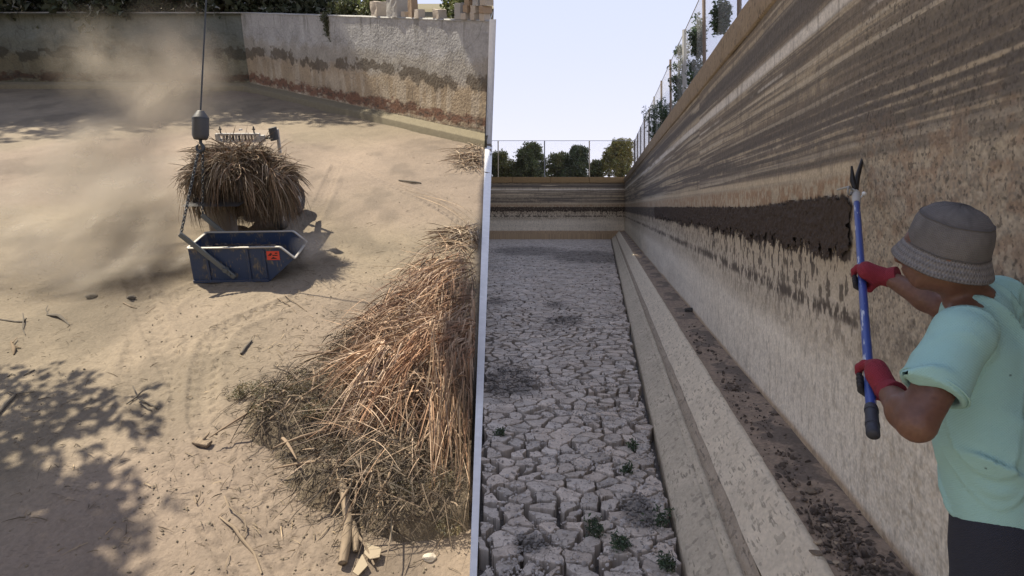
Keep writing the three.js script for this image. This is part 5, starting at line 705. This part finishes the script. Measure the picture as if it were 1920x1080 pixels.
  const dead = mesh('dead_branches', joined(br), mat([0.2, 0.145, 0.095], 0.95), g); dead.userData.kind = 'stuff'; dead.userData.label = 'bent dead branches in the tangle';
  build('brushwood', 'brown tangle of twigs and torn stems', s2, g);
  const lumps = []; for (const [u, v, rr] of [[470, 735, 0.2], [520, 770, 0.24], [560, 720, 0.16], [600, 800, 0.22], [575, 760, 0.2], [495, 800, 0.16], [640, 850, 0.18], [820, 935, 0.18], [760, 950, 0.14], [445, 745, 0.12], [840, 1000, 0.14]]) { const q = spot(u, v), p = Y(q.a, q.c, yardHeight(q.a, q.c) + moundAt(q.a, q.c) * 0.7 + 0.06); lumps.push({ x: p.x, y: p.y, z: p.z, r: rr, flat: 0.45 }); }
  const wd = crown(g, lumps, 900, weedLeaf, leafMat([0.15, 0.135, 0.07]), 1.0, 961); wd.name = 'wilted_weeds'; wd.userData.label = 'wilted drab green weeds at the left foot of the heap';
}
{ // second, distant bits of reed by the wall
  const r = rng(61), add = (u0, v0, ru, rv, n, L0, name, label) => { const s = strand(); for (let i = 0; i < n; i++) { const q = spot(u0 + ru * (r() + r() - 1), v0 + rv * (r() + r() - 1)), an = r() * 6.3, L = L0 * (0.4 + r()), b = yardHeight(q.a, q.c), A = insideSeam(Y(q.a, q.c, b + 0.03 + 0.3 * L0 * r() * r())), E = insideSeam(Y(q.a + Math.cos(an) * L, q.c + Math.sin(an) * L, b + 0.02 + 0.3 * L0 * r() * r())); ribbon(s, bez(A, A.clone().lerp(E, 0.5).addScaledVector(YN, 0.1 * L), E, 4), 0.016 + 0.014 * r(), r() * 6, toned(straw[(r() * 6) | 0], (0.6 + 0.4 * r())), i); } build(name, label, s); };
  add(885, 300, 30, 24, 420, 0.8, 'reed_litter', 'small brown heap of reeds near the far end of the retaining wall'); add(870, 450, 45, 22, 420, 0.6, 'reed_scraps', 'scraps of dry reed above the big heap');
  const s = strand(); for (let i = 0; i < 2600; i++) { let u, v; if (r() < 0.6) { u = 620 + 260 * (r() + r() - 1); v = 720 + 330 * (r() + r() - 1); } else { u = 30 + 850 * r(); v = 270 + 800 * r(); } const q = spot(u, v); if (q.a > seamYard(q.c) - 0.1) continue; const an = r() * 6.3, L = 0.05 + 0.22 * r() * r(), h = yardHeight(q.a, q.c) + 0.01, A = Y(q.a, q.c, h), E = insideSeam(Y(q.a + Math.cos(an) * L, q.c + Math.sin(an) * L, h + 0.02 * r())); ribbon(s, bez(A, A.clone().lerp(E, 0.5).add(V(0.03 * (r() - 0.5), 0.02, 0)), E, 3), 0.005 + 0.008 * r(), r() * 6, toned([0.22, 0.165, 0.1], 0.25 + 1.5 * r() * r()), i); }
  build('straw_litter', 'straw and twig litter strewn over the dirt yard', s);
}
{
  const r = rng(919), N = 3600, im = lit(new THREE.InstancedMesh(new THREE.IcosahedronGeometry(1, 0), mat([0.19, 0.155, 0.11], 1), N)), m = new THREE.Matrix4(), q4 = new THREE.Quaternion(), cc = new THREE.Color();
  for (let i = 0; i < N; i++) { let q; do q = spot(-20 + 930 * r(), 250 + 840 * Math.pow(r(), 0.7)); while (q.a > seamYard(q.c) - 0.06 || r() > 0.12 + smooth(0.5, 0.66, fbm(q.a * 0.9, q.c * 0.9, 3, 921)) + 0.5 * smooth(2.2, 0.6, Math.abs(q.a - HP.a + 1.4))); const s = 0.002 + 0.012 * Math.pow(r(), 6), k = 0.75 + 0.5 * r() * r(); q4.setFromEuler(new THREE.Euler(r() * 6, r() * 6, r() * 6)); m.compose(Y(q.a, q.c, yardHeight(q.a, q.c) + s * 0.3), q4, V(s * (1 + r()), s, s * (1 + r()))); im.setMatrixAt(i, m); cc.setRGB(k, k, k); im.setColorAt(i, cc); }
  im.name = 'clods_and_grit'; im.userData.kind = 'stuff'; im.userData.label = 'small clods and grit scattered over the dirt yard'; scene.add(im);
}
// ------------------------------------------------------------------ single sticks, log, stump, boards, stones
const woodTex = texture(256, 512, (u, v, o) => {  const g = fbm(u * 24, v * 4, 4, 971, 24, 4), n = fbm(u * 6, v * 6, 4, 973, 6, 6), k = 0.7 + 0.7 * (g - 0.3) + 0.2 * (n - 0.5); o[0] = 0.23 * k; o[1] = 0.175 * k; o[2] = 0.118 * k; o[3] = g; });
const logMat = mat([1, 1, 1], 0.95, { map: woodTex.map, bumpMap: woodTex.bump, bumpScale: 0.012 }), twigMat = mat([0.16, 0.115, 0.07], 0.95), greyWood = mat([0.1, 0.085, 0.065], 0.95, { bumpMap: woodTex.bump, bumpScale: 0.01 });
const pxPath = (list, h) => list.map(([u, v, k]) => { const s = spot(u, v); return Y(s.a, s.c, yardHeight(s.a, s.c) + moundAt(s.a, s.c) * 0.5 + (k ?? 0) + h); });
{
  const t = thing('forked_log', 'pale peeled log with a forked foot lying below the heap', 'log'); mesh('stem', tube(pxPath([[632, 905, 0.12], [648, 950, 0.1], [655, 985, 0.05], [652, 1020, 0.03], [643, 1062, 0.0]], 0.06), [0.035, 0.05, 0.055, 0.055, 0.045], 12, 0.12, 5), logMat, t); mesh('branch', tube(pxPath([[656, 985, 0.03], [668, 1015, 0.03], [668, 1038, 0.0]], 0.05), [0.05, 0.045, 0.03], 10, 0.12, 6), logMat, t); mesh('branch', tube(pxPath([[660, 1000, 0.06], [685, 1030, 0.03], [702, 1064, 0.0]], 0.05), [0.016, 0.014, 0.01], 8, 0.1, 7), logMat, t);
  const p = spot(690, 765), st = thing('palm_stump', 'stubby grey brown stump poking out of the heap', 'stump'); st.position.copy(Y(p.a, p.c, moundAt(p.a, p.c) * 0.7 + yardHeight(p.a, p.c))); st.quaternion.copy(yardTurn(0.4)); const sg = tube([V(0, -0.1, 0.1), V(0.0, 0.1, 0.04), V(0.01, 0.24, -0.04), V(0.0, 0.4, -0.1)], [0.12, 0.125, 0.11, 0.1], 14, 0.16, 9); mesh('stem', sg, mat([0.6, 0.58, 0.6], 0.95, { map: woodTex.map, bumpMap: woodTex.bump, bumpScale: 0.02 }), st); mesh('torn_sheath', (() => { const rows = []; for (let j = 0; j <= 6; j++) { const r = []; for (let i = 0; i <= 8; i++) { const a = -0.9 + i / 8 * 2.2; r.push(V(Math.cos(a) * (0.13 + 0.03 * j / 6), 0.05 + 0.035 * j, 0.03 + Math.sin(a) * (0.13 + 0.05 * j / 6))); } rows.push(r); } return sheet(rows, (q) => [q.x * 3, q.y * 3]); })(), mat([0.75, 0.7, 0.65], 0.9, { map: woodTex.map, side: THREE.DoubleSide }), st);
  const b = thing('bark_strip', 'curled pale strip of bark on the heap beside the stump', 'bark'); mesh('strip', (() => { const path = pxPath([[672, 745, 0.35], [695, 752, 0.4], [715, 752, 0.4], [738, 738, 0.42]], 0.05), rows = path.map((q, i) => { const w = [0.015, 0.035, 0.06, 0.015][i]; return [q.clone().addScaledVector(YN, w * 0.6).addScaledVector(YE, w), q, q.clone().addScaledVector(YN, 0.01).addScaledVector(YE, -w)]; }); return sheet(rows, (q) => [q.x * 3, q.z * 3]); })(), mat([0.95, 0.9, 0.85], 0.9, { map: woodTex.map, side: THREE.DoubleSide }), b);
  const card = mat([0.27, 0.22, 0.15], 0.9, { bumpMap: plasterTex.bump, bumpScale: 0.003 }), slab = (list, th) => { const pts = pxPath(list, 0.02), c = pts.reduce((a, q) => a.add(q), V(0, 0, 0)).divideScalar(pts.length), pos = [], idx = [], n = pts.length; for (const o of [th, 0]) for (const q of pts) { const w = q.clone().addScaledVector(YN, o); pos.push(w.x, w.y, w.z); } for (let i = 1; i + 1 < n; i++) { idx.push(0, i, i + 1); idx.push(n, n + i + 1, n + i); } for (let i = 0; i < n; i++) { const j = (i + 1) % n; idx.push(i, i + n, j, j, i + n, j + n); } return toCreasedNormals(geometry(pos, idx, pos.flatMap((_, i) => i % 3 ? [] : [pos[i], pos[i + 2]])), 0.5); };
  tag(mesh('cardboard_scrap', slab([[662, 1078], [680, 1045], [690, 1066], [672, 1085]].map(([u, v]) => [u, v, 0.03]), 0.012), card), 'torn cardboard scrap at the bottom under the log fork', 'cardboard'); tag(mesh('cardboard_scrap', slab([[684, 1024], [716, 1036], [712, 1052], [694, 1056], [684, 1046]].map(([u, v]) => [u, v, 0.04]), 0.012), card), 'flat tan cardboard scrap right of the log fork', 'cardboard');
  const stone = (u, v, s, label, m) => { const q = spot(u, v), g = new THREE.IcosahedronGeometry(s, 3), p = g.attributes.position; for (let i = 0; i < p.count; i++) { const x = p.getX(i), y = p.getY(i), z = p.getZ(i), k = 0.75 + 0.5 * noise3(x * 9 / s * 0.15 + u, y * 9 / s * 0.15, z * 9 / s * 0.15); p.setXYZ(i, x * k * 1.2, y * k * 0.7, z * k); } g.computeVertexNormals(); const o = mesh('stone', g, m); tag(o, label, 'stone'); o.position.copy(Y(q.a, q.c, yardHeight(q.a, q.c) + s * 0.35)); };
  const sm = mat([0.4, 0.35, 0.28], 0.95, { bumpMap: plasterTex.bump, bumpScale: 0.006 }), dm = mat([0.1, 0.085, 0.065], 1); stone(805, 1045, 0.055, 'pale stone in the dirt under the right end of the heap', sm); stone(247, 562, 0.07, 'dark clod left of the blue skip', dm); stone(172, 559, 0.08, 'dark clod left of the one beside the skip', dm); stone(793, 268 + 230, 0.05, 'small dark stone between skip and heap', dm);
  const chip = thing('wood_chip', 'flat pale split of wood alone on the dirt below centre', 'wood'); mesh('split', (() => { const s0 = spot(380, 836), g = box(0.24, 0.05, 0.11, 0, 0.025, 0, 0.02); stand(chip, s0.a, s0.c, yardHeight(s0.a, s0.c), -0.25); return g; })(), logMat, chip); mesh('sliver', tube([V(0.0, 0.05, -0.03), V(0.04, 0.1, -0.08), V(0.05, 0.12, -0.1)], [0.02, 0.014, 0.005], 6), logMat, chip);
  const stick = (label, list, rad, m = twigMat, side = []) => { const t2 = thing('stick', label, 'stick'); mesh('stem', tube(pxPath(list, rad[0]), rad, 7, 0.25, list[0][0]), m, t2); for (const l of side) mesh('twig', tube(pxPath(l, 0.01), l.map((_, i) => 0.012 * (1 - i / (l.length + 1))), 5), m, t2); };
  stick('short dark stick lying alone left of the heap', [[452, 662], [461, 650], [472, 637]], [0.022, 0.024, 0.014], greyWood);
  stick('stout forked stick at the left edge by the shadow', [[-6, 786], [14, 762], [32, 744]], [0.025, 0.03, 0.018], greyWood, [[[30, 746, 0.03], [48, 743, 0.03], [64, 738]], [[30, 746, 0.03], [20, 742, 0.03], [14, 740]]]);
  stick('dark branching stick near the left edge above the shadow', [[-5, 601], [30, 607], [46, 608], [52, 605, 0.04]], [0.012, 0.014, 0.02, 0.01], greyWood, [[[47, 608, 0.05], [44, 622, 0.02], [49, 632]], [[47, 608, 0.05], [46, 598, 0.08]]]);
  stick('knobbly root stick left of the tyre tracks', [[88, 594], [100, 598, 0.02], [112, 600, 0.03], [122, 606, 0.01], [131, 614]], [0.008, 0.025, 0.03, 0.022, 0.008], greyWood, [[[93, 596], [88, 588, 0.04], [92, 580, 0.05]]]);
  stick('splintered root piece below the branching stick at left', [[22, 645, 0.01], [28, 660, 0.03], [27, 668]], [0.012, 0.03, 0.01], twigMat, [[[27, 655, 0.03], [40, 656]], [[26, 650, 0.03], [34, 640, 0.03]]]);
  stick('thin bent pale twig at the bottom left of the heap', [[414, 975], [440, 1000, 0.03], [456, 1020, 0.01], [478, 1045], [492, 1082]], [0.01, 0.014, 0.016, 0.012, 0.01], logMat, [[[424, 945, 0.05], [432, 965, 0.05], [460, 985, 0.06], [464, 1005, 0.02], [458, 1020]]]);
  stick('pair of thin twigs below the skip', [[520, 562], [545, 575, 0.01], [556, 588]], [0.009, 0.01, 0.006], logMat, [[[535, 558, 0.01], [575, 584]]]);
  stick('thin dark stick near the wall at far right of the yard', [[748, 343, 0.01], [775, 348, 0.03], [790, 347]], [0.02, 0.035, 0.02], greyWood);
  stick('forked twig with a weed scrap in the middle of the dirt', [[238, 760], [255, 746, 0.02], [270, 735, 0.03]], [0.01, 0.012, 0.008], greyWood, [[[258, 744, 0.02], [250, 728, 0.05]], [[262, 750, 0.02], [300, 768]], [[262, 756, 0.02], [285, 772]]]);
  stick('pair of short sticks lying above the shadow at left', [[45, 708], [56, 704, 0.01], [66, 697]], [0.01, 0.012, 0.008], greyWood, [[[15, 710], [24, 706, 0.01], [30, 707]]]);
  stick('small stick below the dust left of the skip', [[232, 572], [245, 578], [257, 580]], [0.012, 0.014, 0.008], logMat);
  stick('bent twig in the left shadow pattern', [[365, 935, 0.02], [370, 950, 0.02], [377, 940, 0.05], [378, 932, 0.08]], [0.008, 0.008, 0.006, 0.004], logMat);
}

// ------------------------------------------------------------------ things along the top of the yard wall
const wallTop = (u, back) => { const f = (s) => { const p = Y(lerp(wA.a, wC.a, s), lerp(wA.c, wC.c, s), WALL_H); return MID_X + p.x / -p.z * FOCAL; }; let lo = 0, hi = 1; for (let i = 0; i < 30; i++) { const m = (lo + hi) / 2; f(m) > u ? lo = m : hi = m; } const a = lerp(wA.a, wC.a, lo), c = lerp(wA.c, wC.c, lo), n = Math.SQRT1_2; return { p: Y(a + n * back, c + n * back, WALL_H + 0.04), t: -Y(a, c, WALL_H).z }; };
{
  const r = rng(404), rough = (w, h, d, seed) => { const g = new THREE.BoxGeometry(w, h, d, 4, 4, 4), p = g.attributes.position; for (let i = 0; i < p.count; i++) { const x = p.getX(i), y = p.getY(i), z = p.getZ(i), k = 0.07 * Math.min(w, h, d); p.setXYZ(i, x + k * (noise3(x * 5 + seed, y * 5, z * 5) - 0.5) * 2, y + k * (noise3(x * 5, y * 5 + seed, z * 5) - 0.5) * 2, z + k * (noise3(x * 5, y * 5, z * 5 + seed) - 0.5) * 2); } return toCreasedNormals(g, 0.6); };
  const bm = [mat([0.4, 0.35, 0.29], 0.95, { bumpMap: plasterTex.bump, bumpScale: 0.01 }), mat([0.33, 0.32, 0.3], 0.95, { bumpMap: plasterTex.bump, bumpScale: 0.01 }), mat([0.3, 0.22, 0.15], 0.95, { bumpMap: plasterTex.bump, bumpScale: 0.01 })];
  const put = (u, w, h, d, lift, label, k, name = 'concrete_block', turn = 0.7) => { const q = wallTop(u, 0.1 + d / 2), m = mesh(name, rough(w, h, d, u), bm[k]); tag(m, label, name === 'stone_block' ? 'stone' : 'block', 'blocks along the yard wall top'); m.position.copy(q.p).addScaledVector(YN, h / 2 + lift - 0.03); m.quaternion.copy(yardTurn(turn)); };
  put(699, 0.62, 0.66, 0.6, 0, 'pale square concrete block at the left on the wall top', 0); put(733, 0.95, 0.85, 0.9, 0, 'large grey concrete block on the wall top', 1); put(752, 0.3, 0.25, 0.3, 0, 'small block right of the large grey block', 0, 'stone_block'); put(766, 0.3, 0.9, 0.3, 0, 'rusty upright post stub right of the large block', 2, 'stone_block'); put(778, 0.35, 0.35, 0.3, 0, 'light chunk beside the rusty stub on the wall', 0, 'stone_block'); put(814, 0.42, 0.36, 0.4, 0, 'lone pale stone in the middle of the wall top', 0, 'stone_block'); put(855, 0.4, 0.62, 0.4, 0, 'upright grey stone at the left of the rubble pile', 1, 'stone_block');
  let n = 0; for (let row = 0; row < 4; row++) for (let i = 0; i < 4; i++) { const u = 868 + i * 15 + 4 * (r() - 0.5) + row * 2; if (u > 914) continue; n++; put(u, 0.3 + 0.12 * r(), 0.24 + 0.08 * r(), 0.3, row * 0.26, `rubble stone in the ${['bottom', 'second', 'third', 'top'][row]} row of the wall top pile, ${['first', 'second', 'third', 'fourth'][i]} from the left`, (r() * 3) | 0, 'stone_block', 0.7 + 0.4 * (r() - 0.5)); }
  // plants on and over the wall
  [[620, 'sprawling creeper spilling over the wall top at the shadow edge', 0.7, 1.2], [655, 'green bush between the creeper and the square block', 1.1, 1.6], [680, 'olive bush just left of the square block', 1.0, 1.3], [800, 'bright green bush behind the lone pale stone', 1.2, 1.6], [832, 'leafy bush left of the rubble pile', 1.2, 1.5], [590, 'weedy tuft where the dark trees end on the wall top', 0.6, 1.2]].forEach(([u, l, h, w], i) => { const q = wallTop(u, 1.0 + 0.3 * i % 1); const t = tree('bush', l, 'bushes on the yard wall', q.p.clone().add(V(0, -0.1, 0)), h, w, 500 + i, { count: 700, green: i === 3 ? [0.13, 0.17, 0.05] : [0.1, 0.125, 0.045], bole: 0.1, lumps: 6, category: 'bush', scale: 0.8 }); });
  const hang = thing('hanging_creeper', 'dark creeper strand hanging down the face of the yard wall', 'creeper'), q0 = wallTop(606, -0.12).p, path = [...Array(9)].map((_, i) => q0.clone().addScaledVector(YN, 0.1 - i * 0.19).add(V(0.12 * Math.sin(i * 0.8) + i * 0.07, 0, 0.03 * i * 0.3))); mesh('stem', tube(path, path.map((_, i) => 0.03 * (1 - i / 11)), 6), barkMat, hang); crown(hang, path.slice(1).map((p, i) => ({ x: p.x, y: p.y, z: p.z, r: 0.2 - i * 0.015 })), 240, smallLeaf, leafMat([0.06, 0.075, 0.03]), 1, 611).name = 'leaves';
}
// dark trees behind the back wall and beside the yard, whose shade falls on the wall and the dirt
[[-40, 43, 20, 10], [90, 43.5, 19, 10], [205, 43, 22, 11], [310, 43, 24, 12], [420, 42, 26, 13], [525, 41.9, 25, 12], [588, 43, 20, 9]].forEach(([u, c, h, w], i) => { const d = c + 1.5, p = Y((u - MID_X) / FOCAL * d, c, WALL_H - 0.1); tree('tall_tree', ['first dark tree from the left behind the back wall', 'second dark tree from the left behind the back wall', 'third dark tree from the left behind the back wall', 'dark tree left of the crane cable behind the back wall', 'dark tree just right of the crane cable behind the back wall', 'dark tree over the wall corner behind the yard', 'last dark tree to the right behind the wall corner'][i], 'dark trees behind the yard', p, h, w, 700 + i, { count: 6500, bole: 0.04, scale: 2.4, lumps: 24, green: [0.04, 0.06, 0.03] }); });
tree('tall_tree', 'tall shade tree left of the yard outside the picture', 'shade trees beside the yard', V(-34.5, 5.6, -36), 31, 17, 741, { count: 6500, bole: 0.4, scale: 2.4, lumps: 16, green: [0.05, 0.07, 0.03] });
tree('tall_tree', 'shade tree at the near left whose shadow falls in the lower left corner', 'shade trees beside the yard', V(-12.8, -4.3, -7.3), 13, 6.2, 743, { count: 2600, bole: 0.55, scale: 1.2, lumps: 11, green: [0.05, 0.07, 0.03] });
// added bridge overhead, unseen, shaped to keep the sun off the basin
{
  const t = thing('added_bridge', 'added concrete bridge overhead out of view, put in to shade the basin', 'bridge'), cm = mat([0.36, 0.35, 0.33], 0.95, { bumpMap: plasterTex.bump, bumpScale: 0.01 });
  const TX = SUN.x / SUN.y, TZ = SUN.z / SUN.y, over = (p) => { const h = 18.6 - p.y; return [p.x + TX * h + (p.z < -9 ? 0.1 : 0.05), p.z + TZ * h]; };                         // where the sun's ray to a point crosses the deck
  const edge = [1080, 1000, 900, 800, 740, 690, 640, 590, 540, 480, 420, 360, 310, 300, 292, 286, 282, 279].map((v) => { const dB = v > MID_Y ? FLOOR * FOCAL / (v - MID_Y) : 1e9; return over(ray(seamAt(v), v).multiplyScalar(Math.min(spot(seamAt(v), v).t, dB))); }), L = [[edge[0][0], 8], ...edge.filter((q) => q[1] > -26.0), [-7.0, -26.15], [-7, -60]], R = L.map(([, z]) => [-7.9 + (8 - z) * 0.137, z]), y0 = (z) => 18 + Math.max(0, -z - 22) * 0.08, ring = L.map((l, i) => [V(l[0], y0(l[1]), l[1]), V(R[i][0], y0(R[i][1]), R[i][1]), V(R[i][0], y0(l[1]) + 1.3, R[i][1]), V(l[0], y0(l[1]) + 1.3, l[1]), V(l[0], y0(l[1]), l[1])]);
  mesh('deck', sheet(ring, (p) => [p.x, p.z]), cm, t);
  for (const [x, z] of [[-9.2, 7], [-3.6, -59]]) { const b = z > 0 ? -8 : 12, h = y0(z) - b; mesh('pier', box(2.2, h, 1.4, x, b + h / 2, z, 0.1), cm, t); }
}
// ------------------------------------------------------------------ dust thrown up round the loader
{
  const r = rng(8080), gauss = () => (r() + r() + r() + r() - 2) * 0.8, puffs = [[205, 425, 0.9, 1.2, 1.1, 0.5, 15, 2.1], [270, 365, 1.2, 0.9, 1.0, 0.6, 12, 1.9], [150, 490, 0.5, 1.4, 1.0, 0.3, 10, 1.8], [130, 330, 1.2, 1.6, 1.6, 0.6, 9, 2.6], [310, 480, 0.4, 0.6, 0.7, 0.25, 6, 1.0], [290, 205, 2.6, 2.2, 1.6, 1.0, 6, 3.2], [320, 110, 4.0, 1.6, 1.6, 1.1, 4, 2.6], [180, 160, 3.2, 2.2, 1.8, 1.0, 1, 2.6], [585, 470, 0.4, 0.3, 0.4, 0.3, 6, 0.8], [412, 400, 0.6, 0.3, 0.3, 0.35, 5, 0.7], [60, 420, 0.8, 1.3, 1.5, 0.4, 4, 2.0], [200, 270, 1.8, 1.4, 1.2, 0.6, 5, 2.4]];
  const soft = texture(128, 128, (u, v, o) => { const d = Math.hypot(u - 0.5, v - 0.5) * 2, n = fbm(u * 5, v * 5, 4, 991), k = Math.pow(clamp(1 - d, 0, 1), 1.3) * smooth(0.15, 0.75, n + 0.25 * (1 - d)); o[0] = o[1] = o[2] = 1; o[3] = k; });
  const g = new THREE.CircleGeometry(0.5, 24);
  const dm = new THREE.MeshPhysicalMaterial({ roughness: 1, transmission: 0.5, thickness: 0, transparent: true, opacity: 0.5, alphaMap: soft.bump, side: THREE.DoubleSide, depthWrite: false, specularIntensity: 0 }); dm.color.setRGB(0.5, 0.45, 0.375);
  const N = puffs.reduce((a, q) => a + q[6], 0), im = new THREE.InstancedMesh(g, dm, N), m = new THREE.Matrix4(), q = new THREE.Quaternion(), e = new THREE.Euler(); let n = 0;
  for (const [u, v, h, ra, rc, rh, cnt, size] of puffs) { const s = spot(u, v, h); for (let i = 0; i < cnt; i++) { const z = size * (0.6 + 0.8 * r()); e.set((h > 2 ? -0.15 : -0.7) + (r() - 0.5) * 0.8, (r() - 0.5) * 1.0, r() * 6.3, 'YXZ'); m.compose(Y(s.a + gauss() * ra, s.c + gauss() * rc, Math.max(z * 0.22, h + gauss() * rh)), q.setFromEuler(e), V(z, z, z)); im.setMatrixAt(n++, m); } }
  im.castShadow = true; im.receiveShadow = true; im.name = 'dust_haze'; im.userData.kind = 'stuff'; im.userData.label = 'tan dust drifting left of the skip and up the back wall'; scene.add(im);
}
renderer.render(scene, camera);
